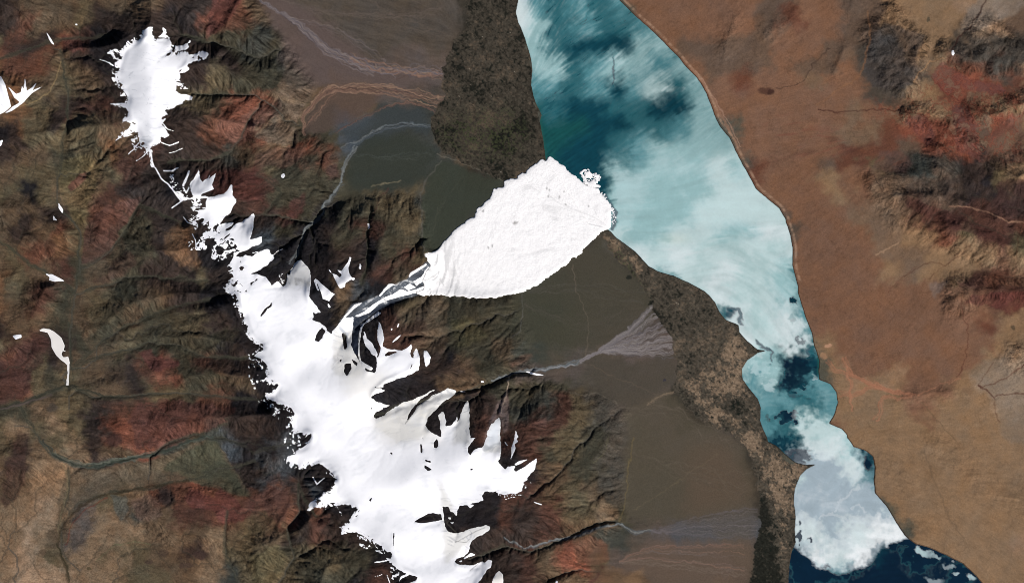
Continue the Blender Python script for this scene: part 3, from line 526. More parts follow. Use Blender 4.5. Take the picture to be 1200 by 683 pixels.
for col, al, fe, wo, big, s in (
 ((112,98,66),.75,3,2,3,"0 0 1|70,190 90,183 105,185 118,200 105,240 102,262 92,262 78,245 70,225 68,205"), ((156,72,52),.9,1,1,0,"0 171 3.993|320,195 340,165 385,130 410,125 405,155 370,190 330,215"),
 ((116,62,48),.85,1.2,1.5,0,"0 171 3.993|660,250 640,300 600,350 560,400 545,440 530,490 500,520 440,550 385,555 390,480 400,390 440,330 500,280 600,255"), ((138,76,56),.6,2,2,0,"0 171 3.993|660,250 600,350 570,370 530,300 560,265"),
 ((104,62,46),.7,3,3,3,"0 171 3.993|430,640 500,600 540,540 600,500 640,520 620,580 560,620 450,645"), ((146,60,44),.85,2,2,3,"0 0 3.993|1010,-60 1160,-60 1140,0 1080,90 1000,165 965,200 970,120"), ((128,58,45),.8,2,2,2,"0 0 3.993|300,170 390,190 400,240 340,250 290,230"),
 ((156,82,56),.85,1.5,2,3,"0 0 1|253,150 262,142 280,140 297,128 325,118 330,125 318,140 300,148 298,165 275,168 257,165"), ((124,94,68),.8,2,2,3,"0 0 1|325,118 357,124 345,148 350,165 325,170 300,160 318,145"), ((126,74,50),.8,2,2,4,"0 0 1|300,180 325,172 355,171 358,180 345,195 330,200 318,195 300,200"),
 ((112,62,50),.8,2,2,3,"0 0 1|380,200 395,193 398,210 385,213"), ((108,52,45),.8,2,2,2,"0 0 1|330,268 340,238 356,225 358,240 345,260"), ((100,52,44),.8,3,3,5,"0 342 3.993|-40,340 60,300 110,240 180,210 240,215 240,270 200,330 150,400 140,470 60,500 -40,540"),
 ((136,54,45),.85,2,2,2,"0 342 3.993|650,280 700,270 740,300 850,325 830,345 740,370 700,350 680,310"), ((120,58,45),.8,2,3,3,"0 342 3.993|620,620 600,560 640,520 760,490 850,505 1000,530 1110,540 1050,600 1010,640 960,660 900,655 840,720 640,720"),
 ((66,48,42),.85,3,2,3,"0 512 3.993|80,-30 140,-20 130,60 120,200 90,280 20,330 0,300 30,200 50,100"), ((98,84,66),.9,1.5,1,2,"0 512 3.993|300,150 500,140 700,110 850,60 920,20 1000,20 1060,80 1100,150 1150,220 1180,270 1120,270 1000,240 880,205 700,225 560,260 480,260 330,330 280,400 270,300 300,200"),  # first entry: slope shadow painted in as dark brown
 ((66,70,54),.8,4,2,6,"0 512 3.993|760,150 880,60 1000,20 1100,150 1180,270 1000,240 900,200"), ((146,120,94),.8,2,2,2,"0 512 3.993|180,440 170,340 210,300 270,340 260,420 220,445"), ((152,126,100),.8,2,2,2,"0 512 3.993|120,800 130,683 160,600 220,570 290,620 310,683 310,800"),
 ((142,118,94),.8,2,2,3,"0 512 3.993|70,600 120,490 190,500 180,560 130,620 80,660"), ((134,52,42),.85,2,2,3,"0 512 3.993|870,280 890,230 1000,290 1040,240 1110,290 1150,330 1198,270 1198,340 1120,400 1030,400 1000,340 900,330"),
 ((92,98,92),.8,2,2,2,"0 512 3.993|520,270 590,280 600,340 570,390 540,350"), ((142,94,70),.7,3,2,3,"0 512 3.993|600,300 680,260 740,290 760,370 690,400 640,380"), ((128,64,45),.85,2,2,3,"300 512 3.993|-60,300 0,260 70,225 140,250 160,310 130,370 90,400 40,340 -40,380"),
 ((116,62,44),.85,2,1,2,"300 512 3.993|270,440 260,400 350,360 350,400 290,450"), ((104,92,64),.8,3,2,3,"300 512 3.993|-30,560 100,500 150,560 120,650 0,720"), ((140,76,44),.85,2.5,2,3,"600 512 3.993|300,480 360,450 440,500 460,560 400,600 300,580 290,520"), ((112,84,60),.7,3,2,3,"600 512 3.993|360,720 430,610 520,600 620,640 700,720"),
 ((156,62,46),.85,2,2,2,"900 0 3.993|760,350 820,290 850,310 880,340 940,360 1020,390 1090,400 1120,430 1060,450 960,430 900,410 840,440 800,410"), ((144,58,44),.85,2,2,2,"900 0 3.993|640,570 700,530 740,540 770,600 800,683 740,683 700,630"),
 ((142,62,48),.8,2,2,3,"900 0 3.993|850,480 930,500 970,560 1000,760 880,700 870,600"), ((128,70,52),.7,3,2,4,"900 0 3.993|1000,760 1060,600 1180,520 1198,500 1198,760"), ((158,128,100),.8,4,2,5,"900 0 3.993|890,160 920,60 1000,-40 1240,-40 1170,60 1100,90 1010,130 940,150"),
 ((76,46,40),.85,2,2,3,"900 171 3.993|640,230 700,260 800,290 900,330 1000,380 1080,420 1130,460 1100,470 1000,430 860,380 780,340 700,310 650,280"), ((74,50,44),.8,3,2,4,"900 171 3.993|1080,160 1260,150 1260,350 1100,330 1000,300 1060,240"), ((64,50,43),.8,3,2,4,"900 171 3.993|780,170 860,150 950,90 1100,30 1120,100 1000,150 960,230 900,290 820,260"),
 ((132,76,58),.7,3,2,3,"900 171 3.993|480,110 520,30 640,30 680,90 640,130 540,125"), ((154,118,96),.7,3,2,2,"900 171 3.993|760,640 840,640 780,720"), ((96,50,44),.8,2,2,3,"900 342 3.993|910,60 960,10 1060,5 1240,0 1240,60 1120,100 1040,60 950,55"),
 ((144,116,86),.6,5,2,8,"900 342 3.993|930,380 1000,330 1100,300 1240,330 1240,720 1100,683 1060,520 1000,450"), ((74,66,62),.8,3,2,4,"900 0 3.993|480,160 560,110 640,130 740,170 700,260 690,380 640,410 560,420 500,400 450,350 460,280"), ((84,72,62),.6,3,2,4,"900 0 3.993|880,170 960,160 1050,170 1040,220 960,250 900,310 860,290"),
 ((104,84,70),.6,5,2,8,"300 0 3.993|100,90 200,180 300,400 240,500 90,470 150,300"), ((98,92,62),.5,4,2,6,"300 342 3.993|1000,100 1100,200 950,260 900,150"), ((110,74,50),.38,4,2,4,"300 342 3.993|880,330 1000,320 1050,400 960,420 880,410"), ((118,78,48),.6,4,2,4,"300 342 3.993|640,60 800,80 760,200 700,230 660,160"),
 ((88,50,46),.7,4,2,6,"0 0 1|225,200 300,195 330,215 300,235 250,225"), ((150,88,60),.6,3,2,3,"600 342 3.993|0,320 60,290 100,285 60,330 0,350"), ((130,72,56),.7,3,2,3,"600 342 3.993|80,600 150,590 170,630 90,640"), ((132,84,46),.7,2,1,1,"210 250 7.5|80,100 130,110 150,200 180,420 210,460 160,440 120,300"),
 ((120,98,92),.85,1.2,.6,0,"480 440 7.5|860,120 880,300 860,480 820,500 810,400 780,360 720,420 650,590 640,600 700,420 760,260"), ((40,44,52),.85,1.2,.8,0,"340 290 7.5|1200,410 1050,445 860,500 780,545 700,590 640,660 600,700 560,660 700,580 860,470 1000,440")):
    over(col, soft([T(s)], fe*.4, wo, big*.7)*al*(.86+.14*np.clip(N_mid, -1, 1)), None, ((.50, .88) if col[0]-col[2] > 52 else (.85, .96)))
# hue drift and downslope streaks: rock and scree differ from gully to gully
hue = fbm(PX, PY, 30, 46, 4, .6)
C *= (1+mt*.10*hue)[..., None]**np.array([1, 0, -.8], f32)
ms = mt*np.clip(.25+slope*1.6, 0, 1)*(.35+.65*RMf)
vein = fbm(PX+W1x*4, PY+W1y*4, 11, 48, 4, .65); vein = np.exp(-(vein/.10)**2)
pix = vnoise(PX, PY, 1.15, 57); L4 = lic(55, .95, 3, 1.); v3 = np.exp(-(fbm(PX+W1x*3, PY+W1y*3, 6.5, 56, 3, .6)/.13)**2)
C *= (1+(.018+.035*(PX < 760)+.08*ms)*np.clip(L1, -2.2, 2.2)+(.012+.08*ms)*np.clip(L2, -2, 2)+(.030+.15*ms)*np.clip(L3, -2.5, 2.5)+.07*N_mid+.05*fbm(PX, PY, 7, 59, 3, .7)+.06*N_hi*(.5+.5*mt)+.07*pix+.08*N_big+ms*.11*np.clip(L4, -2.5, 2.5)-ms*.13*v3)[..., None].clip(.25, 2.2)
C *= (1-vein*.22*mt)[..., None]; C *= (1+(.07*fbm(PX, PY, 20, 68, 4, .6)*(1-mt))[..., None]*np.array([1, .1, -1.1], f32)); ve = fbm(PX+W2x*8, PY+W2y*8, 34, 58, 5, .6); ve = np.exp(-(ve/.035)**2)*(1-mt)*(PX > 720); C *= (1-ve*.16)[..., None]
sat = (vnoise(PX, PY, 5, 49)*.5+fbm(PX, PY, 60, 50, 4)*.6)*.07*mt; C *= (1+sat[..., None]*np.array([1, -.1, -.9], f32))
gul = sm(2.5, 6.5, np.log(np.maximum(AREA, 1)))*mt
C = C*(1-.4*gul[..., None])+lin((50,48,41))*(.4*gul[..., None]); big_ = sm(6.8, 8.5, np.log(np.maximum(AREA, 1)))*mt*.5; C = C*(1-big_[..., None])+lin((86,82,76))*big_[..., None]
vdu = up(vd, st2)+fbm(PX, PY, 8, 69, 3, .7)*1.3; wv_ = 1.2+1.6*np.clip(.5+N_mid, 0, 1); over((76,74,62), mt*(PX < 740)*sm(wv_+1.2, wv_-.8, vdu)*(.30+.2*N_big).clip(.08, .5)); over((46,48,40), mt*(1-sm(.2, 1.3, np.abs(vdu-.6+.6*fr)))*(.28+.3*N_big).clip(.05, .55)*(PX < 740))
bad = soft([T("900 0 3.993|470,440 640,480 760,330 860,280 1100,380 1198,420 1198,760 1000,720 760,700 630,600 480,500")], 5, 3, 8); v2 = fbm(PX+W1x*5, PY+W1y*5, 9, 52, 4, .6)
over((134,78,60), bad*sm(.28, .02, np.abs(v2-.1))*.5); over((84,40,34), bad*np.exp(-(v2/.05)**2)*.55); over((128,104,84), bad*sm(.35, .8, v2)*.5)
redst = soft([T("900 171 3.993|-20,-160 200,-120 480,-40 640,60 640,140 440,60 200,60 40,40")], 6, 2, 8); over((114,72,58), redst*sm(.5, 1.8, L1)*.5); over((72,46,40), redst*sm(.8, 2, -L2)*.4)
# outwash fans on the plains, each with its own tint
for col, al, fe, s in (((92,78,74),.75,2.5,"300 0 1|0,-60 0,0 28,45 50,80 66,105 100,104 150,102 215,95 215,90 150,78 90,40 30,0 10,-60"), ((84,70,64),.8,1.2,"300 0 3.993|220,620 235,520 330,420 480,410 600,420 540,500 400,600 300,640"), ((56,62,64),.8,2,"300 0 3.993|430,683 380,620 500,560 600,500 700,475 800,510 820,640 700,600 560,683"),
  ((51,55,48),.85,2,"300 171 3.993|420,200 410,100 480,0 560,-40 700,-70 820,0 850,60 780,160 740,190 560,200"), ((55,59,49),.9,1.2,"300 171 3.993|860,70 960,90 1090,140 1160,170 1090,240 1030,300 940,390 830,490 790,500 770,400 780,250 790,150"), ((69,65,54),.9,1.5,"600 171 3.993|60,690 280,530 420,430 460,480 550,590 630,690 680,760 640,860 400,960 0,900"),
  ((73,67,58),.85,2,"600 342 3.993|370,325 460,310 560,320 745,295 760,440 560,530 400,500"), ((80,73,60),.85,2,"600 342 3.993|520,540 740,460 860,600 1080,700 1120,900 1120,1350 900,1060 560,1050 520,1000 560,700"), ((92,76,62),.7,6,"600 512 3.993|800,100 1000,20 1140,300 820,380"), ((96,80,68),.85,2,"600 512 3.993|500,580 640,470 1140,480 1100,760 700,760 640,640"), ((56,61,48),.55,14,"600 342 3.993|20,-60 220,-40 330,120 300,300 150,340 40,240"),
  ((84,79,76),.7,3,"600 512 3.993|560,450 700,430 830,400 1140,325 1150,475 1000,480 700,460")):
    over(col, soft([T(s)], fe*1.7, 2.5, 5)*al*.9)
RIV = np.zeros_like(H); TRK = np.zeros_like(H)
def braid(s, w0, w1, n, cols, lw=.9, al=.8, seed=5):
    c = np.array(T(s)); r = np.random.default_rng(seed); seg = np.hypot(*np.diff(c, axis=0).T); t = np.r_[0, np.cumsum(seg)]; t /= t[-1]
    K = max(8, int(seg.sum()/5)); tt = np.linspace(0, 1, K); X = np.interp(tt, t, c[:, 0]); Y = np.interp(tt, t, c[:, 1]); tx, ty = np.gradient(X), np.gradient(Y); l = np.hypot(tx, ty)
    for k in range(n):
        o = r.uniform(-1, 1)*.75+.5*np.interp(tt, np.linspace(0, 1, 14), r.uniform(-1, 1, 14)); w = (w0+(w1-w0)*tt)*.5*np.clip(o, -1.1, 1.1)
        a, b = sorted(r.uniform(0, 1, 2)); a, b = (0, 1) if r.random() < .35 or b-a < .25 else (a, b); q = (tt >= a) & (tt <= b)
        pts = list(zip((X-ty/l*w)[q], (Y+tx/l*w)[q]))
        if len(pts) > 2: sl, m = line(pts, lw*r.uniform(.4, 1.3), .9, 1.8); over(cols[r.integers(len(cols))], m*al*r.uniform(.35, 1), sl); RIV[sl] = np.maximum(RIV[sl], m)
grey = [(122,112,112), (100,94,98), (134,120,112), (62,58,64)]; warm = [(140,108,90), (124,96,84), (80,62,56), (150,122,100)]; slate = [(100,108,112), (84,92,98), (120,122,120), (52,56,62)]
braid("300 0 3.993|20,0 80,40 150,80 230,140 330,230 450,290 560,330", 2, 18, 46, grey, .75, .75, 1); braid("300 0 3.993|440,270 560,320 680,335 870,345", 14, 22, 26, grey[:3]+warm, .9, .8, 2)
braid("300 0 3.993|150,90 280,110 400,150 520,230 600,300", 3, 14, 8, grey, .6, .4, 12)
braid("300 0 3.993|225,630 220,540 300,450 350,415 470,410 600,420 700,440 870,480", 4, 18, 30, warm, .9, .7, 3); braid("300 0 3.993|370,620 480,560 600,500 700,475 780,490 860,540", 2, 5, 7, warm, .8, .75, 4); braid("300 0 3.993|220,600 300,520 370,430", 8, 8, 10, warm, .7, .6, 14)
braid("300 0 3.993|400,700 500,650 600,600 700,580 820,590", 10, 6, 14, slate, .8, .6, 5); braid("300 171 3.993|470,0 415,100 400,180 330,270 300,340 240,380 215,450 190,530", 6, 3, 9, slate, .9, .8, 6); braid("300 171 3.993|160,560 190,500 215,450", 8, 2, 8, slate, .8, .7, 16)
braid("600 342 3.993|-100,420 0,385 60,368 130,365 230,350 330,322", 1.5, 7, 16, slate[:3]+[(150,148,148)], .9, .85, 7)
for k, (ex, ey) in enumerate([(680, 50), (700, 90), (720, 130), (735, 170), (745, 210), (750, 250), (755, 290), (640, 80)]):
    braid("600 342 3.993|320,325 400,280 %d,%d %d,%d" % ((400+ex)//2+20, (285+ey)//2+8, ex, ey), 3, 9, 20, [(134,126,124), (112,106,108), (150,142,136), (84,80,82)], .7, .6, 20+k)
braid("600 512 3.993|-40,470 60,520 150,495 270,470 380,430 500,405 580,445 660,440", 3, 5, 9, slate[:3], .9, .7, 8)
for k, ey in enumerate((335, 370, 400, 430, 470)): braid("600 512 3.993|650,442 830,%d 1145,%d" % ((440+ey)//2, ey), 3, 10, 7, grey[:2]+[(96,90,88), (58,56,58)], .7, .5, 30+k)
for k, ey in enumerate((500, 540, 600)): braid("600 512 3.993|500,578 640,%d 1090,%d" % ((520+ey)//2, ey+10), 3, 8, 6, warm[:2]+[(110,98,92)], .7, .5, 40+k)
braid("600 342 3.993|630,530 700,480 770,465", 5, 3, 9, [(130,112,92), (112,98,82)], .7, .6, 50)
for a_, b_, n_, cc in (("600 171 3.993|-60,680 250,660 620,700", 90, 10, [(84,80,72), (66,62,56)]), ("600 342 3.993|60,60 300,150 620,60", 120, 12, [(82,76,68), (64,60,54)]), ("600 342 3.993|520,560 760,560 1060,720", 130, 16, [(100,90,78), (74,66,58)]), ("600 512 3.993|560,80 800,160 1100,240", 160, 18, [(104,94,80), (78,70,60)]),
    ("300 0 3.993|60,-20 300,60 640,80 880,60", 60, 14, [(104,92,84), (74,66,62)]), ("300 0 3.993|480,-40 700,120 900,160", 60, 10, [(98,86,76), (72,66,60)]), ("300 171 3.993|460,40 640,60 820,40", 50, 10, [(76,80,74), (50,54,52)]), ("300 171 3.993|820,480 860,300 1000,120", 40, 12, [(78,78,66), (50,54,46)]), ("600 512 3.993|500,580 800,600 1100,640", 60, 14, [(116,102,90), (80,68,60)])):
    braid(a_, 6, b_/3.99*1.1, n_, cc, .7, .45, n_+len(a_))
braid("0 512 3.993|200,10 240,60 290,105 370,128 460,133 540,110 620,98 700,78 800,50 900,10 1000,-10", 8, 6, 30, [(82,86,78), (44,50,46), (70,76,72), (100,102,90), (40,46,38)], .8, .65, 61)
braid("0 342 3.993|0,552 60,530 150,500 240,468 320,438 400,465 500,490 600,488", 4, 7, 16, [(40,42,36), (84,78,66), (52,54,46)], .8, .7, 62)
braid("0 171 3.993|-20,430 60,490 150,560 220,600", 8, 5, 10, [(56,58,48), (92,84,66), (44,46,40)], .8, .6, 63)
braid("340 290 7.5|440,640 560,560 700,480 860,390 1040,320 1200,260", 5, 10, 14, [(140,142,144), (60,66,74), (180,180,180)], .6, .8, 64)
# lines: gullies, dirt tracks, shoreline bands
for col, w, al, s in (((62,34,30),2,.85,"900 0 3.993|230,515 330,528 430,520 520,512 600,518 650,525 700,500 760,470"), ((52,38,34),1.4,.8,"900 0 3.993|40,415 80,410 130,395 170,375 190,340 220,290 290,230"), ((58,34,30),2.2,.9,"900 0 3.993|1030,-30 1020,0 990,60 940,130 890,180 860,240"),
 ((134,96,68),3,.5,"900 0 3.993|230,490 290,450 340,410 390,390 430,350 460,260 480,180 470,60"), ((96,40,34),1.4,.7,"900 0 3.993|760,360 800,400 840,440 900,470 940,500 960,560"), ((154,118,96),2,.7,"900 171 3.993|1240,365 1130,355 1050,320 950,290 850,280"), ((168,136,108),2.6,.6,"900 171 3.993|510,510 560,480 605,455"), ((60,44,40),1.6,.8,"900 171 3.993|490,140 520,190 550,230"),
 ((74,46,36),1.3,.75,"900 171 3.993|640,610 720,560 760,540 830,560 900,510 950,460"), ((74,46,36),1.1,.7,"900 171 3.993|750,620 830,560 900,490"), ((74,50,38),1.2,.7,"900 171 3.993|980,620 1040,590 1090,510 1010,500"), ((84,50,40),1.,.6,"900 171 3.993|1150,683 1160,500 1170,420"), ((88,54,42),1.,.6,"900 171 3.993|560,683 620,620 700,560"),
 ((80,46,38),1.2,.8,"900 342 3.993|905,30 905,70 915,130 935,150 930,280 905,370 880,400"), ((76,42,34),2.,.85,"900 342 3.993|1250,310 1198,340 1130,390 1060,430 1000,445 985,435"), ((76,42,34),1.6,.85,"900 342 3.993|985,435 1060,495 1080,485 1170,475 1240,485"), ((86,52,40),1.,.8,"900 342 3.993|1050,330 1010,400 985,435"), ((80,46,36),1.2,.7,"900 342 3.993|1060,495 1060,560 1080,610"),
 ((96,78,58),1.6,.6,"900 342 3.993|720,520 800,610 880,700"), ((86,72,58),2.5,.4,"900 512 3.993|730,60 770,180 860,400 920,470"), ((150,114,92),3,.7,"600 0 3.993|840,320 900,400 950,480 990,560 1060,690"), ((168,132,112),1.,.8,"600 0 3.993|860,330 905,400 960,480 1010,570 1075,690"),
 ((120,106,92),.8,.55,"600 171 3.993|285,560 300,683"), ((112,100,86),.8,.5,"600 342 3.993|300,0 340,80 355,150 350,300"), ((100,98,92),.9,.6,"600 342 3.993|45,0 48,100 40,180 0,215"), ((104,90,76),.8,.5,"600 342 3.993|370,340 460,390 560,430 680,480"), ((106,98,86),1,.5,"600 342 3.993|250,460 310,480 400,475 480,510 500,540"),
 ((116,100,66),1,.55,"600 512 3.993|570,0 545,150 525,340 500,390"), ((110,98,76),.8,.4,"600 512 3.993|570,340 700,260 900,120 960,80"), ((98,94,70),1,.5,"600 512 3.993|455,0 430,80 380,120"), ((96,92,86),1.4,.6,"300 171 3.993|870,70 800,150 770,220 775,400 790,520"), ((74,44,42),1.2,.6,"300 171 3.993|620,200 570,260 545,330 530,370"),
 ((150,138,110),1.,.55,"300 171 3.993|540,190 640,170 680,165"), ((110,104,92),1.2,.6,"300 171 3.993|850,40 950,75 1080,130 1160,165"), ((46,50,43),2.4,.6,"0 512 3.993|200,10 240,60 290,110 370,130 460,135 540,110 620,100 700,80 800,50 900,10 960,-5"), ((82,88,78),1.6,.5,"0 512 3.993|250,70 330,110 440,130 500,115 620,95 740,80"),
 ((112,100,76),1.4,.6,"0 512 3.993|295,130 315,190 315,260 290,360 270,430 275,480"), ((54,46,34),3.2,.75,"0 512 3.993|880,205 700,230 560,262 480,270 380,320 310,390 275,450 275,520 310,620 325,700"), ((44,44,30),2.2,.75,"0 512 3.993|265,500 310,600 325,700"), ((104,50,40),1.2,.7,"0 512 3.993|500,280 400,340 330,420 310,500"),
 ((48,48,40),1.4,.7,"0 342 3.993|0,555 60,530 150,500 240,465 320,435 400,465 500,490 600,490"), ((88,76,74),2,.6,"0 342 3.993|-40,560 80,530 240,480"), ((52,56,46),1.4,.6,"0 171 3.993|275,180 280,240 300,310 370,380 372,560 350,683"), ((56,58,48),1.6,.6,"0 342 3.993|340,0 320,120 330,240 345,420"), ((46,44,38),1.4,.6,"0 342 3.993|370,330 450,310 560,300 640,270 760,230"),
 ((44,44,40),1.2,.6,"0 342 3.993|440,290 520,210 600,150 700,110"), ((96,92,84),1.,.6,"480 440 7.5|420,150 540,120 600,80 680,30 800,0 870,-10"), ((180,160,140),1.,.85,"480 440 7.5|870,0 860,100 850,180 800,320"), ((64,60,44),1.6,.6,"0 171 3.993|-20,430 60,490 150,560 210,600"), ((92,96,70),1.1,.6,"0 512 3.993|450,580 540,500 620,490 700,500"),
 ((160,136,96),1.2,.5,"0 0 3.993|0,540 60,510 160,480 240,430 290,290"), ((170,128,90),1.4,.6,"900 0 3.993|680,390 710,340 760,290 820,270")):
    sl, a = line(T(s), w*(.75 if s[0] == '9' else 1), 1.2, 1.6); over(col, a*al*(.85+.3*N_mid[sl]).clip(.3, 1), sl)
    if w <= 1.2 and col[1] > 88 and s[0] == '6': TRK[sl] = np.maximum(TRK[sl], a)
r = np.random.default_rng(3)
for s in ("690,480 600,470 540,450 470,430 400,390 350,310", "690,482 600,500 560,490 530,500 525,560 500,600", "560,455 470,450 420,480 330,480", "400,390 320,370 270,320", "680,475 600,460 500,430 440,410", "620,480 560,460 500,440 480,420", "390,560 385,420 360,340", "700,480 780,445 850,415 900,400"):
    braid("900 342 3.993|"+s, 3, 8, 15 if not s.startswith("700") else 3, [(160,110,84), (146,100,76), (168,120,94)], .75, .6, int(r.integers(999)))
# marsh belts by the lake: hummocks, pools and pale sedge mixed at small scale
WN = soft([WET_N], 2.2, 3.5, 3); WS = soft([WET_S], 2.2, 3.5, 2); eg = fbm(PX, PY, 5, 66, 3, .7); WN = sm(.35, .65, WN+eg*.3*4*WN*(1-WN)); WS = sm(.35, .65, WS+eg*.3*4*WS*(1-WS)); WET = np.maximum(WN, WS)*(1-fan)
c1 = fbm(PX+W1x*2, PY+W1y*2, 2.6, 61, 2, .8); c2 = fbm(PX+W1x*3, PY-W1y*2, 6, 62, 3, .7); c3 = fbm(PX+W1x*3, PY+W1y*3, 30, 63, 5, .7); c4 = vnoise(PX, PY, 1.7, 64)
tan = np.maximum(soft([T("600 342 3.993|1040,190 1140,270 1085,330 1080,420 1150,520 1170,600 1190,800 1000,700 850,500 800,440 830,390 950,330")], 4, 2, 3), soft([T("900 512 3.993|-90,-20 40,60 130,125 200,130 150,180 120,260 110,480 60,560 -10,300 -60,80")], 4, 2, 3))
tan = np.maximum(tan, .8*soft([T("600 240 7.5|770,290 850,260 950,330 1100,450 1190,560 1130,640 1060,560 960,470 850,340")], 2, 1, 0))
dark = np.maximum(soft([T("600 342 3.993|930,480 1000,470 1100,500 1140,560 1050,580 950,540")], 3, 2, 4), soft([T("900 512 3.993|-60,280 20,290 100,370 100,450 60,560 80,720 -100,720 -70,420")], 4, 2, 4))
dark = np.maximum(dark, .7*soft([T("600 342 3.993|560,60 640,0 720,200 760,420 840,480 800,500 740,380 660,150")], 4, 2, 3))
green = np.maximum(.8*soft([T("600 171 3.993|440,440 520,500 600,640 660,760 560,640 480,540")], 3, 2, 0), .85*soft([T("300 0 3.993|960,540 1200,500 1300,640 1200,760 900,700 850,600")], 8, 2, 6))
mv = fbm(PX+W1x*5, PY+W1y*5, 13, 67, 4, .65); mv = np.exp(-(mv/.09)**2); t = np.clip(c1*.45+c2*.45+c3*.95+tan*.75-dark*.8-mv*(.35+.5*tan)*sm(-.3, .3, c3+.1), -1.5, 1.5)
cw = lin((34,34,29))+(lin((70,64,55))-lin((34,34,29)))*sm(-.75, .0, t)[..., None]
cw = cw+(lin((130,110,90))-cw)*(sm(.15, .95, t)*(.32+.5*tan))[..., None]
cw = cw+(lin((58,62,40))-cw)*(green*sm(-.2, .6, c4)*.8)[..., None]
cw = cw*(1+.4*c4[..., None])*(1-.20*(PY < 260))[..., None]
cw = cw+(lin((176,168,152))-cw)*(sm(.90, .97, c4*.6+c2*.45)*.6)[..., None]
cw = cw+(lin((24,30,26))-cw)*(sm(.62, .85, -c4*.55-c1*.5+dark*.1)*.85)[..., None]
C = C*(1-WET[..., None])+cw*WET[..., None]
# shore bands
sh1 = blur(LAKEM, 1.6/STEP); sh2 = blur(LAKEM, 3.2/STEP); land = LAKEM < .5
eastside = PX > (735+(PY-20)*.55+np.where(PY > 420, -60, 0)); es = (eastside & land)
over((58,44,38), np.where(es, sm(.18, .34, sh1)*.75, 0).astype(f32)); over((168,136,112), np.where(es & (PY < 330), sm(.02, .08, sh2)*sm(.26, .16, sh2)*.6*(.6+.4*np.clip(L1, -1, 1)), 0).astype(f32))
over((44,40,36), np.where(~eastside & land, sm(.2, .36, sh1)*.6, 0).astype(f32))
# spots: pond on the plain, dark outcrops, pits
for x, y, rx, ry, col, al in ((736.5, 325, 3, 2.6, (34,36,32), .9), (897, 107, 9, 4, (74,50,42), .8), (903, 108, 4, 3, (60,40,34), .8), (779, 445, 1.6, 1.3, (50,48,58), .8), (62, 478, 7, 5, (70,64,58), .7), (135, 515, 9, 7, (62,44,40), .8), (195, 582, 9, 9, (56,46,44), .8), (235, 650, 7, 5, (60,46,42), .8), (175, 658, 4, 3, (64,52,46), .7),
   (192, 648, 6, 4, (70,56,48), .6), (50, 646, 4, 3, (86,72,58), .8), (218, 662, 8, 3, (66,52,46), .6), (1187, 384, 2.5, 2, (70,62,50), .7), (1193, 418, 2.5, 2, (80,66,52), .7), (1050, 335, 3, 2.4, (70,48,38), .3), (1133, 458, 6, 4, (110,84,64), .4), (105, 665, 3, 2, (66,60,42), .7), (108, 608, 3, 2, (84,70,56), .7), (970, 405, 3.5, 2, (184,140,112), .8), (966, 417, 4, 3, (170,128,96), .6), (1088, 23, 1.6, 3, (60,60,50), .7)):
    sl, _ = line([(x-rx-3, y-ry-3), (x+rx+3, y+ry+3)], 1); over(col, sm(1.35, .75, np.hypot((PX[sl]+W1x[sl]*1.5-x)/rx, (PY[sl]+W1y[sl]*1.5-y)/ry))*al, sl)
# avalanche track: grey slurry with pale streaks; deep shade beside it painted as a blue-black strip
tg = track[..., None]; cg = lin((86,92,100))*(1+.28*np.clip(L1, -2, 2))[..., None]; cg = cg+(lin((200,200,200))-cg)*(sm(.5, 1.4, L1+N_hi*1.1)*.85)[..., None]; C = C*(1-tg*.92)+cg*tg*.92
tipz = sm(.1, .9, blur(greyz, 2))*0
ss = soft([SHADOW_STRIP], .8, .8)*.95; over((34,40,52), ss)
bed = np.maximum(holes*snowM, 0)*.0
C = np.clip(C, .004, .8)
# ------------------------------------------------------------------ lake water and ice
mid_ = sm(300, 420, PY)
iw = ascii_map(ICE.split('\n'), 600, 0, 25, ICEPAL, W2x*12+W1x*(3+5*mid_)+vx*L1*2.5*(1-mid_), W2y*12+W1y*(3+5*mid_)+vy*L1*2.5*(1-mid_), .02+.3*0)
iw = iw*(1-.22*sm(200, 150, PY)*sm(700, 760, PX))[..., None]
south = sm(430, 500, PY)[..., None]
WC = lin((18,68,80))*(1-south)+lin((8,32,50))*south
WC = WC*(1+.15*N_mid[..., None]+.1*N_big[..., None])
dk = (sm(.17, .07, iw @ np.array([.21, .72, .07], f32))*(1-south[..., 0]*.5))[..., None]; WC = WC*(1-dk)+np.minimum(iw, lin((44,98,106)))*(1+.06*np.clip(L1+L3, -3, 3)[..., None])*dk
shallow = np.clip(sm(.55, .85, sh2)*-1+1, 0, 1)*(LAKEM > .3)
WC = WC+(lin((36,84,76))-WC)*(shallow*.6*(1-south[..., 0]))[..., None]
def lum(c): return c @ np.array([.21, .72, .07], f32)
cloud = fbm(PX, PY, 30, 71, 5, .6); wisp = L1*.55+L2*.6
tl = lum(iw); a0 = np.clip((tl-.055)/.40, 0, 1)**.8
cloud = cloud+mid_*.5*fbm(PX+W1x*4, PY+W1y*4, 12, 72, 4, .7)
up_ = sm(200, 120, PY); cloud = cloud*(1-.7*up_); wisp = wisp*(1+.5*up_)+.5*up_*L3
amp = np.where(PY < 480, .5+.5*sm(900, 690, PX+PY*.6), .35)
al = a0+(wisp*.075*amp+cloud*.13+.05*L3*amp)*np.clip(.15+a0*5, 0, 1)*np.where(a0 > .7, .5, 1)
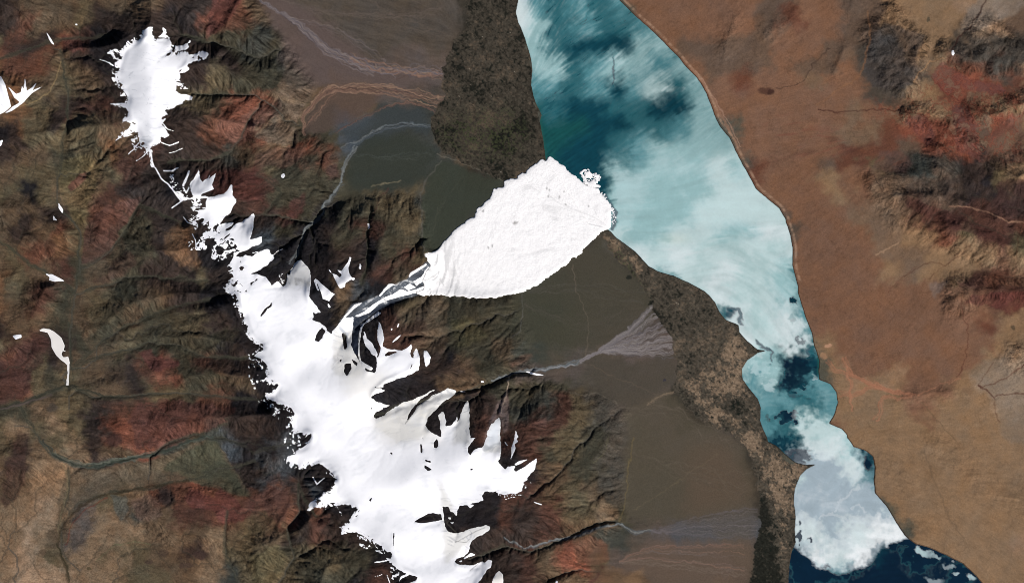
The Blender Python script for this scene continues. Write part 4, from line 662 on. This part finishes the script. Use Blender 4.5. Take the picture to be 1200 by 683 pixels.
for s, w in (("600 0 3.993|395,-20 385,20 360,60 340,100 300,135", 1.6), ("600 0 3.993|470,110 480,160 478,270 475,360 470,400", 1.3), ("600 0 3.993|478,270 482,330 474,400", 2.2), ("600 0 3.993|470,400 472,480 470,560", 4), ("600 171 3.993|385,0 380,60 395,120 425,180", 2.5),
             ("600 171 3.993|400,110 430,200 445,260 480,300 485,350 470,380", 6), ("900 342 3.993|190,260 210,330 150,380 90,450", 9), ("900 342 3.993|60,430 110,480 200,500", 5), ("600 342 3.993|1010,80 1060,90 1070,140", 6), ("600 342 3.993|1150,225 1170,260 1200,270", 4), ("900 342 3.993|0,260 20,290 10,330", 3)):
    sl, m = line(T(s), w, 2.2, 2.5); al[sl] = al[sl]*(1-m*.8)
for s, w, k in (("900 512 3.993|430,225 380,270 330,310 310,350", 1., .9), ("900 512 3.993|240,380 280,360 320,370 380,385", 1.1, .7), ("600 171 3.993|720,520 820,440 900,400 980,330 1060,290", 16, .28), ("600 171 3.993|1140,320 1160,380 1130,440 1120,500", 4, .3), ("900 342 3.993|210,245 160,230 130,250", 3, .6), ("900 512 3.993|390,330 430,320 450,350", 1.2, .5)):
    sl, m = line(T(s), w, 2.5, 2.5); al[sl] = np.minimum(1, al[sl]+m*k*np.clip(al[sl]*3, 0, 1))
al = al+sm(.25, .5, (np.hypot((PX-790)/17, (PY-105)/7)*-1+1)+wisp*.1)*.28+sm(.1, .6, 1-np.hypot((PX-728)/16, (PY-70)/9)+wisp*.12)*.12
al = al+sm(0, .5, 1-np.hypot((PX-612)/9, (PY-20)/34))*.35
al = al*(1-sm(0, .5, 1-np.hypot((PX-1018)/8, (PY-540)/15)+fr*.2)*.95)*(1-sm(0, .5, 1-np.hypot((PX-932)/26, (PY-534)/13)+fr*.3)*.8)*(1-sm(0, .6, 1-np.hypot((PX-855)/9, (PY-368)/9)+wisp*.15)*.9)
for x, y, rx, ry, d in ((938, 432, 20, 10, -1.), (932, 448, 14, 12, -1.), (950, 418, 8, 5, -.6), (892, 432, 14, 9, .5), (903, 452, 9, 9, .45), (955, 441, 4, 5, .6), (964, 470, 11, 18, .12), (925, 488, 18, 8, -.5), (900, 490, 8, 10, -.25), (938, 400, 7, 4, -.7), (930, 352, 5, 7, -.8), (928, 372, 3, 9, -.4), (940, 405, 10, 3, .3)):
    q_ = sm(0, .45, 1-np.hypot((PX+W1x*4-x)/rx, (PY+W1y*4-y)/ry)+fr*.3+L1*.08); al = np.clip(al, 0, 1)+q_*d
    if d < 0: dq = (q_*min(1, -d)*.8)[..., None]; WC = WC*(1-dq)+lin((8,32,46))*dq
floes = np.zeros_like(al)
for x, y, rx, ry in ((1085, 648, 14, 5), (1077, 646, 8, 5), (1098, 652, 6, 3), (1112, 663, 9, 3), (1096, 680, 13, 5), (1138, 676, 8, 4), (1118, 657, 5, 2), (1120, 673, 6, 2)):
    floes = np.maximum(floes, sm(.0, .55, 1-np.hypot((PX+W1x*3-x)/rx, (PY+W1y*3+(PX-x)*-.15-y)/ry)+fr*.12))
SE = (PX > 1062) & (PY > 636)
edgeS = PY-(655+9*np.sin(PX*.045+.5)-np.maximum(PX-985, 0)*.32-np.maximum(935-PX, 0)*1.)+W2x*14+fr*3
al = np.where(PY > 600, np.maximum(al, .8*(PX < 1062)*sm(4, -8, edgeS))*sm(6, -3, edgeS), al); al = np.where(SE, floes*.85, al)
spots = sm(.5, .7, fbm(PX, PY*.8+PX*.6, 5, 73, 2)) * ((np.hypot((PX-944)/8, (PY-633)/10) < 1)|(np.hypot((PX-937)/5, (PY-625)/16) < 1)); al = al*(1-spots*.9)
al = np.clip(al, 0, 1)*np.clip((LAKEM-.3)/.3, 0, 1)*(1-sm(.2, .6, fan))
inner = LAKEM*(1-sm(.3, .8, blur(fan, 5/STEP))*.8*(PX > 640)); al = al*np.clip(inner*1.4-.3, 0, 1)
icew = lin((196,216,214)); iceb = lin((120,172,178)); pale = lin((232,236,234)); blue = lin((172,186,200))
aa = np.maximum(al, .04)[..., None]; tgt = np.clip((iw*(1+.05*np.clip(L2, -2, 2)+.10*cloud)[..., None]-(1-aa)*WC)/aa, .02, .86)
k1 = sm(.25, .8, al)[..., None]; IC = iceb*(1-k1)+icew*k1; k2 = sm(.78, 1, al+cloud*.15)[..., None]; IC = IC*(1-k2)+pale*k2
IC = IC*.3+tgt*.7
sb = .3*sm(500, 545, PY)[..., None]*sm(.95, .8, al+cloud*.1)[..., None]; IC = IC*(1-sb)+blue*sb
sy = (sm(.5, 1, 1-np.hypot((PX-790)/60, (PY-280)/22))*.25)[..., None]; IC = IC*(1-sy)+lin((205,206,186))*sy
# ------------------------------------------------------------------ meshes cut from the survey grid
GAIN = 1.0
WXf = ((PX-600)*.03).astype(f32); WYf = ((341.5-PY)*.03).astype(f32)
def grid_mesh(name, cells, Z, col, mat, parent=None, extra=None, stride=1):
    """one mesh from the marked grid cells"""
    jy, jx = np.nonzero(cells)
    if len(jy) == 0: return None
    a = jy*NX+jx; q = np.stack([a, a+NX, a+NX+1, a+1], 1)
    used = np.zeros(NX*NY, bool); used[q.ravel()] = True; ids = np.flatnonzero(used); mp = np.zeros(NX*NY, np.int32); mp[ids] = np.arange(len(ids))
    q = mp[q]; co = np.stack([WXf.ravel()[ids], WYf.ravel()[ids], Z.ravel()[ids]], 1).astype(f32)
    me = bpy.data.meshes.new(name); n = len(q)
    me.vertices.add(len(ids)); me.vertices.foreach_set('co', co.ravel())
    me.loops.add(n*4); me.loops.foreach_set('vertex_index', q.ravel().astype(np.int32))
    me.polygons.add(n); me.polygons.foreach_set('loop_start', np.arange(0, n*4, 4, dtype=np.int32)); me.polygons.foreach_set('use_smooth', np.ones(n, bool))
    me.update(calc_edges=True)
    at = me.color_attributes.new('Col', 'FLOAT_COLOR', 'POINT'); c4_ = np.ones((len(ids), 4), f32); c4_[:, :3] = col.reshape(-1, 3)[ids]; at.data.foreach_set('color', c4_.ravel())
    if extra is not None:
        at = me.attributes.new('Thick', 'FLOAT', 'POINT'); at.data.foreach_set('value', extra.ravel()[ids].astype(f32))
    me.materials.append(mat); o = bpy.data.objects.new(name, me); bpy.context.scene.collection.objects.link(o)
    if parent: o.parent = parent
    return o
def tag(o, label=None, cat=None, group=None, kind=None):
    if label: o['label'] = label
    if cat: o['category'] = cat
    if group: o['group'] = group
    if kind: o['kind'] = kind
    return o
def anchor(name, px, py, z):
    o = bpy.data.objects.new(name, None); o.location = ((px-600)*.03, (341.5-py)*.03, z); bpy.context.scene.collection.objects.link(o); return o
def keep(o, parent):
    o.parent = parent; o.matrix_parent_inverse = parent.matrix_world.inverted() if False else o.matrix_parent_inverse
    o.data.transform(__import__('mathutils').Matrix.Translation(-parent.location)); return o
def material(name, rough=.9, spec=.15, n_scale=9., n_amt=.25, bump=.0, thick=False, ior=1.45):
    m = bpy.data.materials.new(name); m.use_nodes = True; N = m.node_tree.nodes; L = m.node_tree.links; b = N['Principled BSDF']; out = N['Material Output']
    at = N.new('ShaderNodeAttribute'); at.attribute_name = 'Col'; tc = N.new('ShaderNodeNewGeometry')
    nz = N.new('ShaderNodeTexNoise'); nz.inputs['Scale'].default_value = n_scale; nz.inputs['Detail'].default_value = 8; nz.inputs['Roughness'].default_value = .7; L.new(tc.outputs['Position'], nz.inputs['Vector'])
    mr = N.new('ShaderNodeMapRange'); mr.inputs['From Min'].default_value = .3; mr.inputs['From Max'].default_value = .7; mr.inputs['To Min'].default_value = 1-n_amt; mr.inputs['To Max'].default_value = 1+n_amt; L.new(nz.outputs['Fac'], mr.inputs['Value'])
    vm = N.new('ShaderNodeVectorMath'); vm.operation = 'SCALE'; L.new(at.outputs['Color'], vm.inputs[0]); L.new(mr.outputs['Result'], vm.inputs['Scale']); L.new(vm.outputs['Vector'], b.inputs['Base Color'])
    b.inputs['Roughness'].default_value = rough; b.inputs['Specular IOR Level'].default_value = spec; b.inputs['IOR'].default_value = ior
    if bump:
        bp = N.new('ShaderNodeBump'); bp.inputs['Strength'].default_value = 1; bp.inputs['Distance'].default_value = bump; L.new(nz.outputs['Fac'], bp.inputs['Height']); L.new(bp.outputs['Normal'], b.inputs['Normal'])
    if thick:
        ta = N.new('ShaderNodeAttribute'); ta.attribute_name = 'Thick'; tr = N.new('ShaderNodeBsdfTransparent'); mx = N.new('ShaderNodeMixShader')
        L.new(ta.outputs['Fac'], mx.inputs['Fac']); L.new(tr.outputs[0], mx.inputs[1]); L.new(b.outputs[0], mx.inputs[2]); L.new(mx.outputs[0], out.inputs['Surface'])
    return m
rock = material('rock_and_scree', .95, .05, 16., .26, .03); plainm = material('gravel_plain', .95, .05, 20., .16, .006); marshm = material('marsh', .95, .05, 24., .25, .004)
snowm = material('glacier_snow', .7, .1, 6., .02, .002); debris = material('avalanche_ice', .7, .1, 20., .05, .012); waterm = material('lake_water', .3, .3, 2., .06, 0, False, 1.33); icem = material('lake_ice', .6, .15, 12., .04, 0, True)
def cellm(a): return (a[:-1, :-1]+a[1:, :-1]+a[:-1, 1:]+a[1:, 1:])*.25
wet = cellm(WET) > .5; trk = (cellm(track) > .5); mnt = (cellm(ACT) > .45) & ~trk; riv = (cellm(RIV) > .35) & ~trk & ~wet; rd = (cellm(TRK) > .4) & ~riv & ~wet & ~mnt & ~trk
cx = cellm(PX); lk = cellm(LAKEM) > .6; under_fan = np.zeros_like(wet)
CG = C*GAIN
mnt &= ~riv; west = cx < 760
tag(grid_mesh('mountains', mnt & west & ~wet, H, CG, rock), 'brown and red eroded mountain range around the ice cap', 'mountains', kind='structure')
tag(grid_mesh('hills', mnt & ~west & ~wet, H, CG, rock), 'dark and red hills on the eastern side of the lake', 'hills', kind='structure')
tag(grid_mesh('marsh', wet, H, CG, marshm), 'dark speckled marsh belts along the western lake shore', 'marsh', kind='stuff')
tag(grid_mesh('river', riv, H, CG, plainm), 'braided stream channels and gravel outwash running to the lake', 'river', kind='structure')
if rd.any(): tag(grid_mesh('path', rd, H, CG, plainm), 'faint pale dirt tracks crossing the plain', 'track', kind='structure')
tag(grid_mesh('ground', ~(mnt | wet | trk | riv | rd), H, CG, plainm), 'brown gravel plains on both sides of the lake', 'plain', kind='structure')
tag(grid_mesh('lake', cellm(LAKEM) > .02, np.zeros_like(H), WC, waterm), 'long teal and navy lake with open water', 'lake', kind='structure')
# ice sheets on the lake
ice = (cellm(al) > .03); cy = cellm(PY)
for c, lab, g in ((ice & (cy < 411), 'largest ice sheet, teal and white streaks over the wide northern basin of the lake', None), (ice & (cy >= 411) & (cy < 498), 'broken white and dark ice on the small round middle basin of the lake', None),
                  (ice & (cy >= 498) & ~((cx > 1062) & (cy > 636)), 'smooth pale blue grey ice sheet filling the southern basin of the lake', None)):
    tag(grid_mesh('ice_sheet', c, np.full_like(H, .002), IC, icem, extra=al), lab, 'ice sheet')
for (ya, yb, xa, xb, lab) in ((636, 657, 1062, 1104, 'white drifting ice floe in dark water nearest the southern ice sheet'), (655, 669.5, 1104, 1130, 'small drifting ice floe near the curved southeastern shore'), (669.5, 720, 1062, 1129, 'drifting ice floe at the bottom edge in navy water'), (669.5, 720, 1129, 1160, 'small ice floe against the southeastern shore')):
    o = grid_mesh('ice_floe', ice & (cy > ya) & (cy <= yb) & (cx > xa) & (cx <= xb), np.full_like(H, .003), IC, icem, extra=al)
    if o: tag(o, lab, 'ice floe')
# glaciers and snow
OFF = lambda f: np.clip((f-.5)*.014, -.004, .006)
tong = np.maximum(soft([p for p, l in TONGUES][0:1], 2, 2), 0)
for p, l in TONGUES[1:]: tong = np.maximum(tong, soft([p], 2, 2))
SN = np.ones(H.shape+(3,), f32)*lin((247,246,248)); 
def sover(col, a):
    a = np.clip(a, 0, 1)[..., None]; SN[:] = SN*(1-a)+lin(col)*a
sover((214,212,208), tong*.9); sover((168,168,170), tong*sm(.5, 1.8, L1+.5*L3)*.6)
sover((170,168,166), soft([T("340 290 7.5|10,270 180,265 180,380 120,400 60,370 20,350")], 1, 2)*sm(-.2, .8, fbm(PX, PY, 5, 81, 4))*.8)
sover((216,222,230), soft([T("480 440 7.5|660,600 720,430 790,360 800,500 790,590 700,620")], 2, 1)*.7); sover((160,164,168), soft([T("480 440 7.5|640,650 660,600 700,615 760,590 800,570 800,590 740,610 700,640 660,665")], .6, .8)*.8)
sover((170,176,184), soft([T("390 350 7.5|60,230 130,220 150,330 130,460 90,480 60,380")], 1.5, 2)*sm(-.3, .9, L1+N_mid)*.8); sover((206,200,190), soft([T("480 440 7.5|0,380 100,330 200,280 120,460 60,560 0,560")], 3, 2)*sm(-.2, 1, N_mid+L1*.4)*.7)
sover((232,228,220), soft([P("400,400 440,430 520,480 520,520 450,520 400,450")], 6, 3)*.6); sover((214,216,220), sm(.1, 1.2, fbm(PX, PY, 12, 82, 5)+.25*L1)*.40); sover((176,178,184), sm(1.3, 2.4, L3+.5*L1)*.35*sm(.99, .8, blur(main, 5)))
for s, w in (("410 420 7.5|490,570 560,470 640,385 740,325 850,262", .9), ("440 592 7.5|700,320 800,270 870,230 960,190", .7), ("440 592 7.5|830,570 900,510 945,480", .7), ("440 592 7.5|700,310 800,320 830,290", .6), ("410 420 7.5|560,430 660,345 760,290", .6)):
    sl, m = line(T(s), w, .8, .4); SN[sl] = SN[sl]*(1-.75*m[..., None])+lin((86,84,84))*.75*m[..., None]
sover((226,221,215), np.clip(small[8][0]+small[21][0], 0, 1))
def snow_cells(f): g = cellm(f); return np.maximum.reduce([f[:-1, :-1], f[1:, :-1], f[:-1, 1:], f[1:, 1:]]) > .05
def zmid(px, py): return float(H[int((py-Y0)/STEP), int((px-X0)/STEP)])
cap = anchor('icefield', 400, 480, zmid(400, 480)); tag(cap, 'largest white ice cap running down the mountain range with many outlet tongues', 'ice cap')
cells = snow_cells(main) ; Zs = H+OFF(main); left = cells.copy()
for p, l in TONGUES:
    t_ = cells & left & (cellm(raster([p])) > .5); o = grid_mesh('glacier_tongue', t_, Zs, SN, snowm); left &= ~t_
    if o: keep(o, cap); o['label'] = l
keep(grid_mesh('snowfield', left, Zs, SN, snowm), cap)
ncap = anchor('icefield', 175, 90, zmid(175, 90)); keep(grid_mesh('snowfield', snow_cells(north_m), H+OFF(north_m), SN, snowm), ncap); tag(ncap, 'separate spiky white ice cap at the northern end of the range', 'ice cap')
for f, l in small:
    kind_ = ('river_ice', 'river ice') if ('ice' in l.split() and 'cap' not in l) else (('glacier', 'glacier') if l.startswith(('white glacier', 'rounded')) else ('snow_patch', 'snow patch'))
    o = grid_mesh(kind_[0], snow_cells(f), H+OFF(f), SN, snowm)
    if o: tag(o, l, kind_[1], 'snow patches on the mountain slopes' if kind_[0] == 'snow_patch' else None)
# avalanche deposit: thick rough apron of ice, with the slurry track that fed it
dep = anchor('ice_avalanche', 610, 265, zmid(610, 265)); tag(dep, 'huge white fan of collapsed glacier ice reaching into the lake', 'ice avalanche')
DC = np.ones_like(SN)*lin((250,247,245)); gr = fbm(PX, PY, 3.2, 91, 3, .8); DC = DC*(1+.03*gr)[..., None]; wk = (sm(560, 490, PX+.3*(300-PY))*sm(.3, 1.5, L1+L3*.5)*.55+.10*sm(.9, 2., -L3)+.16*sm(1.2, 2.2, L2*1.0+N_mid))[..., None]; DC = DC*(1-wk)+lin((120,122,124))*wk
sp = np.zeros_like(H)
for x, y in ((640.5, 221), (644, 223), (661, 224), (655, 231.5), (663.5, 240), (642, 230), (690, 241), (566, 247), (604, 261), (577, 288), (572, 290)): sp = np.maximum(sp, sm(1.7, .5, np.hypot((PX-x)+W1x*1.2, (PY-y)*.7+W1y)))
DC = DC+(lin((150,148,146))-DC)*(sp*.7)[..., None]; FL = soft([T("600 240 7.5|0,160 60,145 50,165 20,180")], .4, .6); DC = DC+(lin((150,146,142))-DC)*(FL*.7)[..., None]
front = blur(fan, 3/STEP); lobes = fbm(PX, PY, 7, 92, 4, .6)
ZD = np.maximum(H, 0)+np.clip((fan-.5)*.06, -.02, .03)+sm(.55, 1, front)*(.02+.006*lobes+.0035*np.abs(gr))-(1-sm(.4, .6, fan))*.03
o = grid_mesh('ice_debris', snow_cells(fan), ZD, DC, debris); keep(o, dep)
TC = CG.copy(); keep(grid_mesh('slide_track', trk, H, TC, plainm), dep)
wz = np.clip(whitez*(1-fan)*1.1+.25*fr*(whitez > .15)*(whitez < .95), 0, 1)
keep(grid_mesh('track_ice', snow_cells(wz), H+OFF(wz), DC, snowm), dep)
# loose blocks pushed out into the lake
import bmesh
fm = bpy.data.materials.new('floe_ice'); fm.use_nodes = True; fb = fm.node_tree.nodes['Principled BSDF']; fb.inputs['Base Color'].default_value = (.80, .80, .79, 1); fb.inputs['Roughness'].default_value = .7; fb.inputs['Specular IOR Level'].default_value = .1
fn = fm.node_tree.nodes.new('ShaderNodeTexNoise'); fn.inputs['Scale'].default_value = 30; fr_ = fm.node_tree.nodes.new('ShaderNodeMapRange'); fr_.inputs['To Min'].default_value = .7; fr_.inputs['To Max'].default_value = .88
fm.node_tree.links.new(fn.outputs['Fac'], fr_.inputs['Value']); fm.node_tree.links.new(fr_.outputs['Result'], fb.inputs['Base Color'])
rf = np.random.default_rng(77)
def block(px, py, r, h, label, group):
    bm = bmesh.new(); n = int(rf.integers(4, 7)); rot = rf.uniform(0, 6.3); el = rf.uniform(.55, 1)
    rad = [r*rf.uniform(.45, 1.3) for _ in range(n)]; ring = []
    for z, k in ((-.004, 1.0), (h*.6, .97), (h, .72)):
        ring.append([bm.verts.new((math.cos(i*6.2832/n)*rad[i]*k, math.sin(i*6.2832/n)*rad[i]*k*el, z+(rf.uniform(-.25, .25)*h if z > 0 else 0))) for i in range(n)])
    for a, b in zip(ring[:-1], ring[1:]):
        for i in range(n): bm.faces.new((a[i], a[(i+1) % n], b[(i+1) % n], b[i]))
    bm.faces.new(ring[-1]); me = bpy.data.meshes.new('ice_block'); bm.to_mesh(me); bm.free(); me.materials.append(fm)
    o = bpy.data.objects.new('ice_block', me); bpy.context.scene.collection.objects.link(o); o.location = ((px-600)*.03, (341.5-py)*.03, 0.003); o.rotation_euler[2] = rot; tag(o, label, 'ice block', group)
q = np.array(FLOE_AREA); n_ = 0
fa = raster([FLOE_AREA])
while n_ < 90:
    x, y = rf.uniform(676, 706), rf.uniform(197, 222)
    if fa[int((y-Y0)/STEP), int((x-X0)/STEP)] > .5: block(x, y, rf.uniform(.02, .075), rf.uniform(.008, .022), 'white ice block in the crowded raft at the northeastern tip of the avalanche fan', 'ice blocks rafted off the avalanche tip'); n_ += 1
EDGE = [(704, 226), (709, 233), (712, 240), (717, 246), (719, 254), (718, 262)]
for k in range(80):
    t = rf.uniform(0, 5); i = min(4, int(t)); x = EDGE[i][0]+(EDGE[i+1][0]-EDGE[i][0])*(t-i)+rf.uniform(-2, 1)+abs(rf.normal(0, 1.6)); y = EDGE[i][1]+(EDGE[i+1][1]-EDGE[i][1])*(t-i)+rf.uniform(-2, 2)
    block(x, y, rf.uniform(.012, .042), rf.uniform(.006, .014), 'small loose ice chip drifting off the eastern front of the avalanche fan', 'ice chips along the avalanche front')
# country beyond the surveyed map: rings that carry the edge outward to the horizon
bi = np.concatenate([np.stack([np.zeros(NX, int), np.arange(NX)], 1)[::4], np.stack([np.arange(NY), np.full(NY, NX-1)], 1)[::4], np.stack([np.full(NX, NY-1), np.arange(NX)[::-1]], 1)[::4], np.stack([np.arange(NY)[::-1], np.zeros(NY, int)], 1)[::4]])
bx = WXf[bi[:, 0], bi[:, 1]]; by = WYf[bi[:, 0], bi[:, 1]]; bz = np.maximum(H[bi[:, 0], bi[:, 1]], .0)
bc = C[bi[:, 0], bi[:, 1]]; V = []; VC = []; fs = [1, 1.03, 1.08, 1.16, 1.3, 1.5, 1.8, 2.4, 3.5, 6, 12, 30]; base_c = lin((110,86,68))
for k, s in enumerate(fs):
    x, y = bx*s, by*s; w = min(1, (s-1)/.5); nn = fbm(x/.03, y/.03, 140, 95, 6, .55) if k else 0
    V.append(np.stack([x, y, bz*(1-w)+w*(.35+.3*(nn if k else 0))-(.004 if k == 0 else 0)], 1)); VC.append(bc*(1-w)+base_c*w*(1+.2*(nn[:, None] if k else 0)))
V = np.concatenate(V).astype(f32); VC = np.concatenate(VC).astype(f32); nb_ = len(bx); F = []
for k in range(len(fs)-1):
    i = np.arange(nb_); j = (i+1) % nb_; F.append(np.stack([k*nb_+i, (k+1)*nb_+i, (k+1)*nb_+j, k*nb_+j], 1))
F = np.concatenate(F); me = bpy.data.meshes.new('land'); me.from_pydata(V.tolist(), [], F.tolist()); me.polygons.foreach_set('use_smooth', np.ones(len(F), bool)); at = me.color_attributes.new('Col', 'FLOAT_COLOR', 'POINT'); at.data.foreach_set('color', np.c_[VC, np.ones(len(VC))].astype(f32).ravel()); me.materials.append(plainm)
o = bpy.data.objects.new('land', me); bpy.context.scene.collection.objects.link(o); tag(o, 'brown highland stretching away beyond the photo edges', 'land', kind='structure')
# ------------------------------------------------------------------ light, air, camera
sc = bpy.context.scene; ELEV, AZ = 43., 138.
w = bpy.data.worlds.new('World'); sc.world = w; w.use_nodes = True; bg = w.node_tree.nodes['Background']; sky = w.node_tree.nodes.new('ShaderNodeTexSky'); sky.sky_type = 'NISHITA'; sky.sun_disc = False
sky.sun_elevation = math.radians(ELEV); sky.sun_rotation = math.radians(AZ); sky.altitude = 5000; w.node_tree.links.new(sky.outputs[0], bg.inputs[0]); bg.inputs[1].default_value = .065
sd = bpy.data.lights.new('sun', 'SUN'); sd.energy = 4.5; sd.angle = math.radians(.5); sd.color = (1, .965, .92); so = bpy.data.objects.new('sun', sd); so.rotation_euler = (math.radians(90-ELEV), 0, math.radians(180-AZ)); so.location = (20, -20, 40); sc.collection.objects.link(so)
cd = bpy.data.cameras.new('camera'); cam = bpy.data.objects.new('camera', cd); cam.location = (0, 0, 705); cd.sensor_width = 36; cd.lens = 705; cd.clip_start = 1; cd.clip_end = 5000; sc.collection.objects.link(cam); sc.camera = cam
sc.view_settings.view_transform = 'Standard'; sc.view_settings.look = 'None'; sc.view_settings.exposure = 0; sc.view_settings.gamma = 1

sc.cycles.pixel_filter_type = 'BLACKMAN_HARRIS'; sc.cycles.filter_width = .9
